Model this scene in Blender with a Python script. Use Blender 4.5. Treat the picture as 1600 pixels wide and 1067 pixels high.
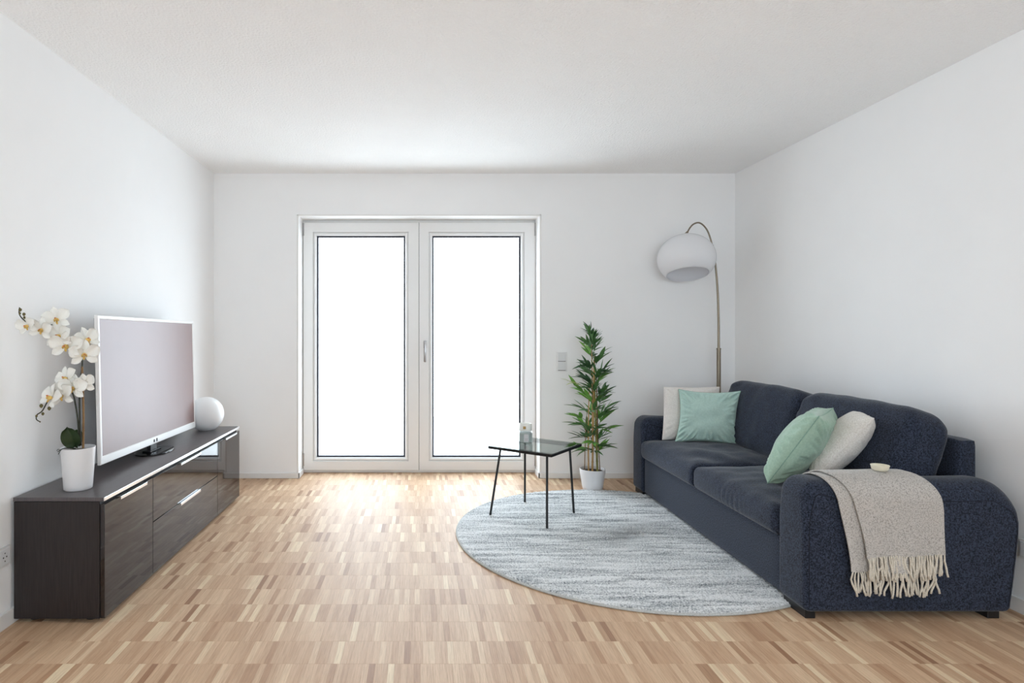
import bpy, bmesh, math, random
import numpy as np
from mathutils import Vector, Matrix, noise

random.seed(7)
scene = bpy.context.scene
for o in list(bpy.data.objects):
    bpy.data.objects.remove(o, do_unlink=True)
COL = scene.collection

# ------------------------------------------------------------------ camera
CAM_Z = 1.213
cam_d = bpy.data.cameras.new('camera')
cam_d.sensor_fit = 'HORIZONTAL'
cam_d.sensor_width = 36.0
cam_d.lens = 951.0 / 1600.0 * 36.0
cam_d.shift_x = (800 - 658) / 1600.0
cam_d.shift_y = -(533.5 - 516) / 1600.0
cam_d.clip_start = 0.05
cam = bpy.data.objects.new('camera', cam_d)
cam.location = (0, 0, CAM_Z)
cam.rotation_euler = (math.radians(90), 0, 0)
COL.objects.link(cam)
scene.camera = cam

# ------------------------------------------------------------------ sky, exposure
SKY = 9.0
world = bpy.data.worlds.new('overcast_sky')
scene.world = world
world.use_nodes = True
bg = world.node_tree.nodes['Background']
bg.inputs['Color'].default_value = (0.80, 0.892, 1.0, 1)
bg.inputs['Strength'].default_value = SKY

# room extents (metres, camera stands at x = y = 0)
XL, XR, YB, YR, ZC = -1.70, 2.576, 4.995, -2.3, 2.5
OX0, OX1, OZ1, YF = -1.008, 0.974, 2.153, 5.185      # balcony door opening, frame plane
RX0, RX1, RZ0, RZ1 = -0.9, 1.95, 0.82, 2.25             # unseen opening added behind the camera, sized for fill light


def portal(name, loc, rot, sx, sy):                   # sampling guide for the sky light, gives no light itself
    d = bpy.data.lights.new(name, 'AREA')
    d.shape = 'RECTANGLE'
    d.size, d.size_y = sx, sy
    d.cycles.is_portal = True
    o = bpy.data.objects.new(name, d)
    o.location = loc
    o.rotation_euler = rot
    COL.objects.link(o)


portal('sky_portal_front', ((OX0 + OX1) / 2, YF + 0.10, OZ1 / 2), (math.radians(-90), 0, 0), OX1 - OX0, OZ1)
portal('sky_portal_rear', ((RX0 + RX1) / 2, YR - 0.14, (RZ0 + RZ1) / 2), (math.radians(90), 0, 0), RX1 - RX0, RZ1 - RZ0)

scene.view_settings.view_transform = 'Standard'
scene.view_settings.look = 'None'
scene.view_settings.gamma = 1.0
scene.view_settings.use_curve_mapping = False
scene.view_settings.exposure = 0.0
scene.cycles.use_denoising = True
scene.cycles.max_bounces = 14
scene.cycles.diffuse_bounces = 8
scene.cycles.glossy_bounces = 5
scene.cycles.transparent_max_bounces = 12
scene.cycles.sample_clamp_indirect = 12.0

# ------------------------------------------------------------------ object helpers
ORI = {}


def tag(o, label=None, cat=None, group=None, kind=None):
    if label: o['label'] = label
    if cat: o['category'] = cat
    if group: o['group'] = group
    if kind: o['kind'] = kind
    return o


def thing(name, base, label, cat, group=None):
    o = bpy.data.objects.new(name, None)
    o.empty_display_size = 0.05
    o.location = base
    COL.objects.link(o)
    ORI[o.name] = Vector(base)
    return tag(o, label, cat, group)


def make_mesh(name, verts, faces, smooth=35):
    me = bpy.data.meshes.new(name)
    me.from_pydata([tuple(v) for v in verts], [], faces)
    me.update()
    if smooth:
        me.polygons.foreach_set('use_smooth', [True] * len(me.polygons))
        if smooth < 180:
            me.set_sharp_from_angle(angle=math.radians(smooth))
    return me


def part(name, geo, mat, parent=None, smooth=50, kind=None, label=None, origin=None):
    """geo = (verts in world space, faces); the origin is set to the middle of the piece's footprint"""
    vs, fs = geo
    vs = [Vector(v) for v in vs]
    if origin is None:
        lo = [min(v[i] for v in vs) for i in range(3)]
        hi = [max(v[i] for v in vs) for i in range(3)]
        origin = Vector(((lo[0] + hi[0]) / 2, (lo[1] + hi[1]) / 2, lo[2]))
    else:
        origin = Vector(origin)
    me = make_mesh(name, [v - origin for v in vs], fs, smooth)
    me.materials.append(mat)
    o = bpy.data.objects.new(name, me)
    COL.objects.link(o)
    ORI[o.name] = origin
    if parent:
        o.parent = parent
        o.location = origin - ORI[parent.name]
    else:
        o.location = origin
    if kind: o['kind'] = kind
    if label: o['label'] = label
    return o


# ------------------------------------------------------------------ geometry helpers: each returns (verts, faces)
def merge(*gs):
    V, F = [], []
    for v, f in gs:
        n = len(V)
        V += [Vector(p) for p in v]
        F += [tuple(i + n for i in q) for q in f]
    return V, F


def box(x0, x1, y0, y1, z0, z1, bev=0.0, seg=1):
    bm = bmesh.new()
    bmesh.ops.create_cube(bm, size=1)
    for v in bm.verts:
        v.co = ((x0 + x1) / 2 + v.co.x * (x1 - x0), (y0 + y1) / 2 + v.co.y * (y1 - y0), (z0 + z1) / 2 + v.co.z * (z1 - z0))
    if bev:
        bmesh.ops.bevel(bm, geom=bm.edges[:], offset=bev, segments=seg, profile=0.5, affect='EDGES')
    bm.verts.index_update()
    g = [v.co.copy() for v in bm.verts], [tuple(v.index for v in f.verts) for f in bm.faces]
    bm.free()
    return g


def tube(path, rad, n=8, cap=True, closed=False):
    path = [Vector(p) for p in path]
    m = len(path)
    rr = [rad(i / max(1, m - 1)) if callable(rad) else rad for i in range(m)]
    V, F = [], []
    prev = None
    for i, p in enumerate(path):
        if closed:
            t = path[(i + 1) % m] - path[i - 1]
        else:
            t = path[min(i + 1, m - 1)] - path[max(i - 1, 0)]
        t.normalize()
        if prev is None:
            a = t.orthogonal().normalized()
        else:
            a = prev - t * prev.dot(t)
            if a.length < 1e-6: a = t.orthogonal()
            a.normalize()
        prev = a
        b = t.cross(a)
        for k in range(n):
            an = 2 * math.pi * k / n
            V.append(p + (a * math.cos(an) + b * math.sin(an)) * rr[i])
    for i in range(m if closed else m - 1):
        j = (i + 1) % m
        for k in range(n):
            l = (k + 1) % n
            F.append((i * n + k, i * n + l, j * n + l, j * n + k))
    if cap and not closed:
        F.append(tuple(range(n - 1, -1, -1)))
        F.append(tuple((m - 1) * n + k for k in range(n)))
    return V, F


def lathe(profile, c, n=32, mat=None, cap0=False, cap1=False):
    """profile = [(radius, z)], revolved about a vertical axis at c; mat = optional 3x3 tilt"""
    V, F = [], []
    for r, z in profile:
        for k in range(n):
            a = 2 * math.pi * k / n
            V.append(Vector((r * math.cos(a), r * math.sin(a), z)))
    for i in range(len(profile) - 1):
        for k in range(n):
            l = (k + 1) % n
            F.append((i * n + k, i * n + l, (i + 1) * n + l, (i + 1) * n + k))
    if cap0: F.append(tuple(range(n - 1, -1, -1)))
    if cap1: F.append(tuple((len(profile) - 1) * n + k for k in range(n)))
    c = Vector(c)
    if mat: V = [mat @ v for v in V]
    return [v + c for v in V], F


def rbox(hx, hy, hz, r, n=(20, 20, 14), deform=None):
    """softly rounded box about the origin, dense enough to be puffed and wrinkled"""
    V, F, idx = [], [], {}
    H = (hx, hy, hz)

    def coords(h, k):
        out = []
        for i in range(k + 1):
            t = -1 + 2 * i / k
            out.append(h * (0.55 * t + 0.45 * math.sin(t * math.pi / 2)))
        return out
    C = [coords(H[i], n[i]) for i in range(3)]

    def vert(i, j, k):
        key = (i, j, k)
        if key not in idx:
            p = Vector((C[0][i], C[1][j], C[2][k]))
            q = Vector([max(-(H[a] - r), min(H[a] - r, p[a])) for a in range(3)])
            d = p - q
            if d.length > 1e-9:
                p = q + d.normalized() * r
            if deform: p = deform(p)
            idx[key] = len(V)
            V.append(p)
        return idx[key]
    nx, ny, nz = n
    for i in range(nx):
        for j in range(ny):
            F.append((vert(i, j, nz), vert(i + 1, j, nz), vert(i + 1, j + 1, nz), vert(i, j + 1, nz)))
            F.append((vert(i, j + 1, 0), vert(i + 1, j + 1, 0), vert(i + 1, j, 0), vert(i, j, 0)))
    for i in range(nx):
        for k in range(nz):
            F.append((vert(i, 0, k), vert(i + 1, 0, k), vert(i + 1, 0, k + 1), vert(i, 0, k + 1)))
            F.append((vert(i, ny, k + 1), vert(i + 1, ny, k + 1), vert(i + 1, ny, k), vert(i, ny, k)))
    for j in range(ny):
        for k in range(nz):
            F.append((vert(0, j, k + 1), vert(0, j + 1, k + 1), vert(0, j + 1, k), vert(0, j, k)))
            F.append((vert(nx, j, k), vert(nx, j + 1, k), vert(nx, j + 1, k + 1), vert(nx, j, k + 1)))
    return V, F


def grid_faces(m, n, wrap=False):
    F = []
    for i in range(m - 1):
        for j in range(n if wrap else n - 1):
            k = (j + 1) % n
            F.append((i * n + j, i * n + k, (i + 1) * n + k, (i + 1) * n + j))
    return F


def smoothstep(a, b, x):
    t = max(0.0, min(1.0, (x - a) / (b - a)))
    return t * t * (3 - 2 * t)


def bez(p, n=16):
    """Catmull-Rom through the points"""
    P = [Vector(q) for q in p]
    P = [P[0] * 2 - P[1]] + P + [P[-1] * 2 - P[-2]]
    out = []
    for i in range(1, len(P) - 2):
        for k in range(n):
            t = k / n
            a, b, c, d = P[i - 1], P[i], P[i + 1], P[i + 2]
            out.append(0.5 * ((2 * b) + (c - a) * t + (2 * a - 5 * b + 4 * c - d) * t * t + (3 * b - a - 3 * c + d) * t ** 3))
    out.append(P[-2])
    return out


def at(px, py, Y):
    """a point of the place at depth Y, from its position in the photograph (used to measure the small things)"""
    return Vector(((px - 658) * Y / 951.0, Y, CAM_Z - (py - 516) * Y / 951.0))


# ------------------------------------------------------------------ materials
def srgb(r, g, b):
    f = lambda c: ((c / 255 + 0.055) / 1.055) ** 2.4 if c / 255 > 0.04045 else c / 255 / 12.92
    return (f(r), f(g), f(b), 1)


def new_mat(name):
    m = bpy.data.materials.new(name)
    m.use_nodes = True
    nt = m.node_tree
    return m, nt, nt.nodes['Principled BSDF'], nt.links


def node(nt, t, **kw):
    n = nt.nodes.new(t)
    for k, v in kw.items(): setattr(n, k, v)
    return n


def coords(nt, scale=(1, 1, 1), src='Object'):
    tc = node(nt, 'ShaderNodeTexCoord')
    mp = node(nt, 'ShaderNodeMapping')
    mp.inputs['Scale'].default_value = scale
    if src == 'World':
        g = node(nt, 'ShaderNodeNewGeometry')
        nt.links.new(g.outputs['Position'], mp.inputs['Vector'])
    else:
        nt.links.new(tc.outputs[src], mp.inputs['Vector'])
    return mp.outputs['Vector']


def mat_simple(name, color, rough=0.5, metal=0.0, spec=0.5, noise_scale=0, noise_amt=0.06, bump=0.0, bump_scale=0, coat=0.0,
               sheen=0.0, sub=0.0, coat_rough=0.05, stretch=(1, 1, 1), ior=1.45, bump_dist=0.002):
    m, nt, b, L = new_mat(name)
    b.inputs['Roughness'].default_value = rough
    b.inputs['Metallic'].default_value = metal
    b.inputs['Specular IOR Level'].default_value = spec
    b.inputs['Coat Weight'].default_value = coat
    b.inputs['Coat Roughness'].default_value = coat_rough
    b.inputs['Sheen Weight'].default_value = sheen
    b.inputs['IOR'].default_value = ior
    if sub:
        b.inputs['Subsurface Weight'].default_value = sub
        b.inputs['Subsurface Radius'].default_value = (0.01, 0.01, 0.01)
    v = coords(nt, stretch)
    nz = node(nt, 'ShaderNodeTexNoise')
    nz.inputs['Scale'].default_value = noise_scale or 12
    nz.inputs['Detail'].default_value = 4
    L.new(v, nz.inputs['Vector'])
    rp = node(nt, 'ShaderNodeValToRGB')
    rp.color_ramp.elements[0].position = 0.3
    rp.color_ramp.elements[1].position = 0.7
    c = color
    a = noise_amt
    rp.color_ramp.elements[0].color = tuple(max(0, x * (1 - a)) for x in c[:3]) + (1,)
    rp.color_ramp.elements[1].color = tuple(min(1, x * (1 + a)) for x in c[:3]) + (1,)
    L.new(nz.outputs['Fac'], rp.inputs['Fac'])
    L.new(rp.outputs['Color'], b.inputs['Base Color'])
    if bump:
        n2 = node(nt, 'ShaderNodeTexNoise')
        n2.inputs['Scale'].default_value = bump_scale or 60
        n2.inputs['Detail'].default_value = 3
        L.new(v, n2.inputs['Vector'])
        bp = node(nt, 'ShaderNodeBump')
        bp.inputs['Strength'].default_value = bump
        bp.inputs['Distance'].default_value = bump_dist
        L.new(n2.outputs['Fac'], bp.inputs['Height'])
        L.new(bp.outputs['Normal'], b.inputs['Normal'])
    return m


def mat_fabric(name, dark, light, speck=220, bump=0.5, sheen=0.3, weave=0, pos=(0.35, 0.65), rough=0.9, big=0.0):
    m, nt, b, L = new_mat(name)
    b.inputs['Roughness'].default_value = rough
    b.inputs['Specular IOR Level'].default_value = 0.2
    b.inputs['Sheen Weight'].default_value = sheen
    b.inputs['Sheen Roughness'].default_value = 0.4
    v = coords(nt)
    nz = node(nt, 'ShaderNodeTexNoise')
    nz.inputs['Scale'].default_value = speck
    nz.inputs['Detail'].default_value = 3
    nz.inputs['Roughness'].default_value = 0.7
    L.new(v, nz.inputs['Vector'])
    rp = node(nt, 'ShaderNodeValToRGB')
    rp.color_ramp.elements[0].position = pos[0]
    rp.color_ramp.elements[1].position = pos[1]
    rp.color_ramp.elements[0].color = dark
    rp.color_ramp.elements[1].color = light
    L.new(nz.outputs['Fac'], rp.inputs['Fac'])
    L.new(rp.outputs['Color'], b.inputs['Base Color'])
    h = nz.outputs['Fac']
    if weave:
        w1 = node(nt, 'ShaderNodeTexVoronoi')
        w1.inputs['Scale'].default_value = weave
        w1.inputs['Randomness'].default_value = 0.25
        L.new(v, w1.inputs['Vector'])
        h = w1.outputs['Distance']
    bp = node(nt, 'ShaderNodeBump')
    bp.inputs['Strength'].default_value = bump
    bp.inputs['Distance'].default_value = 0.0015
    L.new(h, bp.inputs['Height'])
    L.new(bp.outputs['Normal'], b.inputs['Normal'])
    return m


def mat_glass(name, tint=(0.97, 0.985, 0.98, 1), ior=1.45, rough=0.0):
    m = bpy.data.materials.new(name)
    m.use_nodes = True
    nt = m.node_tree
    nt.nodes.clear()
    out = node(nt, 'ShaderNodeOutputMaterial')
    mix = node(nt, 'ShaderNodeMixShader')
    tr = node(nt, 'ShaderNodeBsdfTransparent')
    gl = node(nt, 'ShaderNodeBsdfGlossy')
    lw = node(nt, 'ShaderNodeLayerWeight')
    lw.inputs['Blend'].default_value = 0.5
    pw = node(nt, 'ShaderNodeMath', operation='POWER')
    pw.inputs[1].default_value = 5.0
    nt.links.new(lw.outputs['Facing'], pw.inputs[0])
    f0 = ((ior - 1) / (ior + 1)) ** 2
    fr = node(nt, 'ShaderNodeMath', operation='MULTIPLY_ADD')
    fr.inputs[1].default_value = 1 - f0
    fr.inputs[2].default_value = f0
    nt.links.new(pw.outputs[0], fr.inputs[0])
    tr.inputs['Color'].default_value = tint
    gl.inputs['Roughness'].default_value = rough
    nt.links.new(fr.outputs[0], mix.inputs['Fac'])
    nt.links.new(tr.outputs[0], mix.inputs[1])
    nt.links.new(gl.outputs[0], mix.inputs[2])
    nt.links.new(mix.outputs[0], out.inputs['Surface'])
    return m


def mat_parquet():
    m, nt, b, L = new_mat('oak_parquet')
    at_ = node(nt, 'ShaderNodeAttribute')
    at_.attribute_name = 'tone'
    rp = node(nt, 'ShaderNodeValToRGB')
    cr = rp.color_ramp
    cr.elements[0].position = 0.0
    cr.elements[0].color = srgb(158, 118, 88)
    cr.elements[1].position = 1.0
    cr.elements[1].color = srgb(229, 207, 174)
    for p, c in ((0.1, (176, 138, 106)), (0.3, (195, 160, 128)), (0.75, (210, 178, 146)), (0.88, (219, 191, 159))):
        e = cr.elements.new(p)
        e.color = srgb(*c)
    L.new(at_.outputs['Fac'], rp.inputs['Fac'])
    g = node(nt, 'ShaderNodeNewGeometry')
    mul = node(nt, 'ShaderNodeVectorMath', operation='MULTIPLY')
    mul.inputs[1].default_value = (230, 9, 1)
    L.new(g.outputs['Position'], mul.inputs[0])
    off = node(nt, 'ShaderNodeMath', operation='MULTIPLY')
    off.inputs[1].default_value = 97.0
    L.new(at_.outputs['Fac'], off.inputs[0])
    cmb = node(nt, 'ShaderNodeCombineXYZ')
    L.new(off.outputs[0], cmb.inputs['Z'])
    add = node(nt, 'ShaderNodeVectorMath', operation='ADD')
    L.new(mul.outputs[0], add.inputs[0])
    L.new(cmb.outputs[0], add.inputs[1])
    nz = node(nt, 'ShaderNodeTexNoise')
    nz.inputs['Scale'].default_value = 1.0
    nz.inputs['Detail'].default_value = 5
    nz.inputs['Roughness'].default_value = 0.6
    nz.inputs['Distortion'].default_value = 0.6
    L.new(add.outputs[0], nz.inputs['Vector'])
    r2 = node(nt, 'ShaderNodeValToRGB')
    r2.color_ramp.elements[0].position = 0.3
    r2.color_ramp.elements[0].color = (0.76, 0.72, 0.68, 1)
    r2.color_ramp.elements[1].position = 0.62
    r2.color_ramp.elements[1].color = (1.0, 1.0, 1.0, 1)
    L.new(nz.outputs['Fac'], r2.inputs['Fac'])
    mx = node(nt, 'ShaderNodeMix', data_type='RGBA', blend_type='MULTIPLY')
    mx.inputs[0].default_value = 1.0
    L.new(rp.outputs['Color'], mx.inputs[6])
    L.new(r2.outputs['Color'], mx.inputs[7])
    L.new(mx.outputs[2], b.inputs['Base Color'])
    b.inputs['Roughness'].default_value = 0.54
    b.inputs['Specular IOR Level'].default_value = 0.54
    bp = node(nt, 'ShaderNodeBump')
    bp.inputs['Strength'].default_value = 0.10
    bp.inputs['Distance'].default_value = 0.001
    L.new(nz.outputs['Fac'], bp.inputs['Height'])
    L.new(bp.outputs['Normal'], b.inputs['Normal'])
    return m


def mat_rug():
    m, nt, b, L = new_mat('rug_pile')
    b.inputs['Roughness'].default_value = 0.95
    b.inputs['Specular IOR Level'].default_value = 0.1
    b.inputs['Sheen Weight'].default_value = 0.25
    v = coords(nt, (1.6, 15.0, 1.0))
    n1 = node(nt, 'ShaderNodeTexNoise')
    n1.inputs['Scale'].default_value = 1.5
    n1.inputs['Detail'].default_value = 6
    n1.inputs['Roughness'].default_value = 0.62
    n1.inputs['Distortion'].default_value = 0.8
    L.new(v, n1.inputs['Vector'])
    v2 = coords(nt)
    n2 = node(nt, 'ShaderNodeTexNoise')
    n2.inputs['Scale'].default_value = 120
    n2.inputs['Detail'].default_value = 3
    L.new(v2, n2.inputs['Vector'])
    md = node(nt, 'ShaderNodeMath', operation='MULTIPLY_ADD')
    md.inputs[1].default_value = 0.75
    L.new(n2.outputs['Fac'], md.inputs[0])
    L.new(n1.outputs['Fac'], md.inputs[2])
    rp = node(nt, 'ShaderNodeValToRGB')
    cr = rp.color_ramp
    cr.elements[0].position = 0.62
    cr.elements[0].color = srgb(90, 94, 97)
    cr.elements[1].position = 1.12 - 0.14
    cr.elements[1].color = srgb(232, 233, 233)
    e = cr.elements.new(0.76)
    e.color = srgb(160, 164, 167)
    e = cr.elements.new(0.88)
    e.color = srgb(204, 206, 206)
    L.new(md.outputs[0], rp.inputs['Fac'])
    L.new(rp.outputs['Color'], b.inputs['Base Color'])
    bp = node(nt, 'ShaderNodeBump')
    bp.inputs['Strength'].default_value = 0.8
    bp.inputs['Distance'].default_value = 0.004
    L.new(n2.outputs['Fac'], bp.inputs['Height'])
    L.new(bp.outputs['Normal'], b.inputs['Normal'])
    return m


M = {}
M['wall'] = mat_simple('white_wall_paint', (0.89, 0.89, 0.89), 0.75, noise_scale=3, noise_amt=0.01, bump=0.25, bump_scale=140, spec=0.3, bump_dist=0.001)
M['ceiling'] = mat_simple('rough_white_plaster', (0.95, 0.95, 0.95), 0.85, noise_scale=4, noise_amt=0.01, bump=1.0, bump_scale=85, spec=0.2, bump_dist=0.007)
M['base'] = mat_simple('white_lacquer_trim', (0.80, 0.79, 0.77), 0.4, noise_amt=0.01)
M['upvc'] = mat_simple('white_window_plastic', (0.82, 0.82, 0.815), 0.32, noise_amt=0.008)
M['gasket'] = mat_simple('dark_rubber_gasket', srgb(52, 54, 66), 0.6)
M['sealline'] = mat_simple('grey_brush_seal', srgb(96, 94, 92), 0.7)
M['pane'] = mat_glass('window_glass')
M['steel'] = mat_simple('brushed_steel', (0.42, 0.41, 0.41), 0.3, metal=1.0, noise_scale=80, noise_amt=0.04)
M['nickel'] = mat_simple('satin_nickel', srgb(142, 131, 116), 0.36, metal=1.0, noise_scale=60, noise_amt=0.04)
M['alu'] = mat_simple('polished_aluminium', (0.86, 0.86, 0.87), 0.22, metal=1.0, noise_amt=0.01)
M['parquet'] = mat_parquet()
M['subfloor'] = mat_simple('floor_joint_filler', srgb(128, 94, 66), 0.8)
M['balcony'] = mat_simple('pale_concrete', (0.74, 0.73, 0.71), 0.8, noise_scale=8)
M['cab_top'] = mat_simple('dark_brown_top_veneer', srgb(84, 78, 79), 0.34, noise_scale=5, noise_amt=0.18, stretch=(40, 2, 2))
M['cab_side'] = mat_simple('black_brown_wood_grain', srgb(38, 32, 32), 0.45, noise_scale=6, noise_amt=0.35, stretch=(30, 30, 1.5), bump=0.15, bump_scale=40)
M['cab_gloss'] = mat_simple('dark_gloss_lacquer', srgb(36, 29, 28), 0.04, spec=0.5, noise_amt=0.02, ior=1.5)
M['black'] = mat_simple('black_metal', srgb(20, 20, 22), 0.45, noise_amt=0.05)
M['black_plastic'] = mat_simple('black_plastic', srgb(24, 24, 26), 0.4)
M['tv_white'] = mat_simple('white_gloss_plastic', (0.83, 0.82, 0.81), 0.25, noise_amt=0.01)
M['screen'] = mat_simple('matte_display_glass', srgb(124, 94, 90), 0.33, spec=0.6, noise_amt=0.02, ior=1.5)
M['tv_back'] = mat_simple('grey_plastic_shell', srgb(120, 118, 118), 0.5)
M['smoke'] = mat_glass('smoked_glass', (0.42, 0.42, 0.44, 1), 1.5)
M['globe'] = mat_simple('opal_glass', (0.84, 0.84, 0.84), 0.3, sub=0.25, noise_amt=0.005)
M['ceramic'] = mat_simple('white_ceramic', (0.72, 0.71, 0.715), 0.35, noise_amt=0.01)
M['soil'] = mat_simple('dark_soil', srgb(58, 46, 38), 0.95, noise_scale=60, noise_amt=0.4, bump=1.0, bump_scale=90, bump_dist=0.01)
M['petal'] = mat_simple('orchid_petal', (0.86, 0.85, 0.80), 0.55, noise_scale=30, noise_amt=0.03, sub=0.1)
M['lip'] = mat_simple('orchid_lip', srgb(226, 190, 108), 0.55, noise_scale=90, noise_amt=0.3)
M['column'] = mat_simple('orchid_column', srgb(206, 128, 84), 0.55, noise_scale=90, noise_amt=0.25)
M['stem'] = mat_simple('orchid_stem', srgb(46, 48, 36), 0.55, noise_scale=40, noise_amt=0.25)
M['bud'] = mat_simple('orchid_bud', srgb(92, 84, 44), 0.55, noise_scale=60, noise_amt=0.3)
M['stake'] = mat_simple('bamboo_stake', srgb(124, 92, 54), 0.55, noise_scale=20, noise_amt=0.25, stretch=(8, 8, 1))
M['orchid_leaf'] = mat_simple('orchid_leaf', srgb(38, 56, 28), 0.35, noise_scale=12, noise_amt=0.2)
M['leaf'] = mat_simple('bamboo_leaf_green', srgb(72, 112, 60), 0.5, noise_scale=20, noise_amt=0.3)
M['leaf_dark'] = mat_simple('bamboo_leaf_dark', srgb(50, 84, 50), 0.5, noise_scale=20, noise_amt=0.3)
M['leaf_bright'] = mat_simple('bamboo_leaf_bright', srgb(104, 156, 66), 0.5, noise_scale=20, noise_amt=0.25)
M['leaf_pale'] = mat_simple('bamboo_leaf_pale', srgb(168, 180, 96), 0.5, noise_scale=20, noise_amt=0.2)
M['cane'] = mat_simple('bamboo_cane', srgb(176, 138, 84), 0.5, noise_scale=14, noise_amt=0.3, stretch=(3, 3, 1))
M['cane_green'] = mat_simple('bamboo_cane_green', srgb(128, 124, 66), 0.5, noise_scale=14, noise_amt=0.3, stretch=(3, 3, 1))
M['sofa'] = mat_fabric('charcoal_navy_upholstery', srgb(12, 14, 20), srgb(60, 68, 86), 170, 0.6, 0.2)
M['sofa_seam'] = mat_fabric('dark_upholstery_seam', srgb(18, 19, 26), srgb(36, 39, 50), 260, 0.4, 0.1)
M['mint'] = mat_fabric('mint_velvet', srgb(170, 198, 189), srgb(182, 209, 200), 90, 0.15, 0.35, rough=0.8)
M['sage'] = mat_fabric('sage_velvet', srgb(150, 177, 158), srgb(163, 189, 171), 90, 0.15, 0.35, rough=0.8)
M['seam_green'] = mat_fabric('green_piping', srgb(126, 158, 142), srgb(144, 174, 158), 150, 0.3, 0.2)
M['cream'] = mat_fabric('cream_cotton', srgb(216, 210, 204), srgb(232, 227, 222), 160, 0.3, 0.2)
M['knit'] = mat_fabric('off_white_knit', srgb(206, 200, 192), srgb(232, 228, 222), 160, 0.9, 0.2, weave=190)
M['throw'] = mat_fabric('heather_beige_wool', srgb(128, 123, 118), srgb(192, 187, 181), 190, 0.6, 0.3, pos=(0.3, 0.55))
M['fringe'] = mat_fabric('beige_wool_yarn', srgb(196, 187, 171), srgb(222, 214, 200), 200, 0.5, 0.3)
M['rug'] = mat_rug()
M['binding'] = mat_fabric('grey_rug_binding', srgb(172, 174, 172), srgb(200, 202, 200), 160, 0.4, 0.1)
M['shade'] = mat_simple('opal_acrylic_shade', (0.95, 0.95, 0.96), 0.12, noise_amt=0.005)
_nt = M['shade'].node_tree
_mx, _tr = node(_nt, 'ShaderNodeMixShader'), node(_nt, 'ShaderNodeBsdfTranslucent')
_tr.inputs['Color'].default_value = (0.93, 0.93, 0.95, 1)
_mx.inputs['Fac'].default_value = 0.36
_nt.links.new(_nt.nodes['Principled BSDF'].outputs[0], _mx.inputs[1])
_nt.links.new(_tr.outputs[0], _mx.inputs[2])
_nt.links.new(_mx.outputs[0], _nt.nodes['Material Output'].inputs['Surface'])
M['table_glass'] = mat_glass('smoky_table_glass', (0.72, 0.78, 0.77, 1), 1.55, 0.02)
M['jar_glass'] = mat_glass('clear_jar_glass', (0.93, 0.95, 0.95, 1), 1.45)
M['wax'] = mat_simple('grey_white_wax', srgb(176, 182, 180), 0.5, noise_amt=0.04, sub=0.1)
M['jar_label'] = mat_simple('pale_grey_paper_label', srgb(206, 204, 204), 0.7)
M['jar_print'] = mat_simple('mauve_print', srgb(150, 128, 134), 0.7)
M['jar_lid'] = mat_simple('milky_lid', srgb(236, 236, 230), 0.4)
M['gold'] = mat_simple('gold_print', srgb(176, 142, 84), 0.4)
M['plate'] = mat_simple('white_switch_plastic', (0.78, 0.78, 0.78), 0.35, noise_amt=0.01)
M['rocker'] = mat_simple('white_switch_rocker', (0.72, 0.73, 0.74), 0.35, noise_amt=0.01)
M['hole'] = mat_simple('dark_socket_hole', srgb(22, 22, 24), 0.6)
M['soap'] = mat_simple('cream_ceramic', srgb(226, 220, 200), 0.4, noise_amt=0.03)

# ------------------------------------------------------------------ room shell
W = 0.30
fl = part('floor', box(XL - W, XR + W, YR - W, YB + W, -0.20, -0.0012), M['subfloor'], smooth=0, kind='structure')
part('ceiling', box(XL - W, XR + W, YR - W, YB + W, ZC, ZC + 0.2), M['ceiling'], smooth=0, kind='structure')
part('wall_left', box(XL - W, XL, YR, YB, 0, ZC), M['wall'], smooth=0, kind='structure')
part('wall_right', box(XR, XR + W, YR, YB, 0, ZC), M['wall'], smooth=0, kind='structure')
part('wall_back', merge(box(XL - W, OX0, YB, YB + W, 0, ZC), box(OX1, XR + W, YB, YB + W, 0, ZC), box(OX0, OX1, YB, YB + W, OZ1, ZC)),
     M['wall'], smooth=0, kind='structure')
part('wall_rear', merge(box(XL - W, RX0, YR - W, YR, 0, ZC), box(RX1, XR + W, YR - W, YR, 0, ZC),
                        box(RX0, RX1, YR - W, YR, RZ1, ZC), box(RX0, RX1, YR - W, YR, 0, RZ0)), M['wall'], smooth=0, kind='structure')
part('floor_balcony', box(XL - 2.5, XR + 2.5, YB + W + 0.01, 9.0, -0.35, -0.06), M['balcony'], smooth=0, kind='structure')

# slim metal corner beads round the door reveal
bead = 0.004
part('trim_1', merge(box(OX0 - 0.012, OX0 + 0.002, YB - bead, YB + 0.012, 0.045, OZ1 + 0.012, 0.002),
                     box(OX1 - 0.002, OX1 + 0.012, YB - bead, YB + 0.012, 0.045, OZ1 + 0.012, 0.002),
                     box(OX0 - 0.012, OX1 + 0.012, YB - bead, YB + 0.012, OZ1 - 0.002, OZ1 + 0.010, 0.002)), M['base'], smooth=20, kind='structure')

BH, BT = 0.044, 0.013
part('baseboard_left', box(XL, XL + BT, YR, YB - BT, 0.0, BH + 0.02, 0.003, 2), M['base'], smooth=20, kind='structure')
part('baseboard_right', box(XR - BT, XR, YR, YB - BT, 0.0, BH + 0.02, 0.003, 2), M['base'], smooth=20, kind='structure')
part('baseboard_back', merge(box(XL, OX0 + BT, YB - BT, YB, 0.0, BH, 0.003, 2), box(OX0, OX0 + BT, YB - BT, YF - 0.03, 0.0, BH, 0.003, 2),
                             box(OX1 - BT, XR, YB - BT, YB, 0.0, BH, 0.003, 2), box(OX1 - BT, OX1, YB - BT, YF - 0.03, 0.0, BH, 0.003, 2)),
     M['base'], smooth=20, kind='structure')

# ------------------------------------------------------------------ parquet: single oak strips in rows across the room
SW, SL, GAP = 0.0232, 0.16, 0.0002
ROW0 = 2.2142
rng = random.Random(11)


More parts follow.
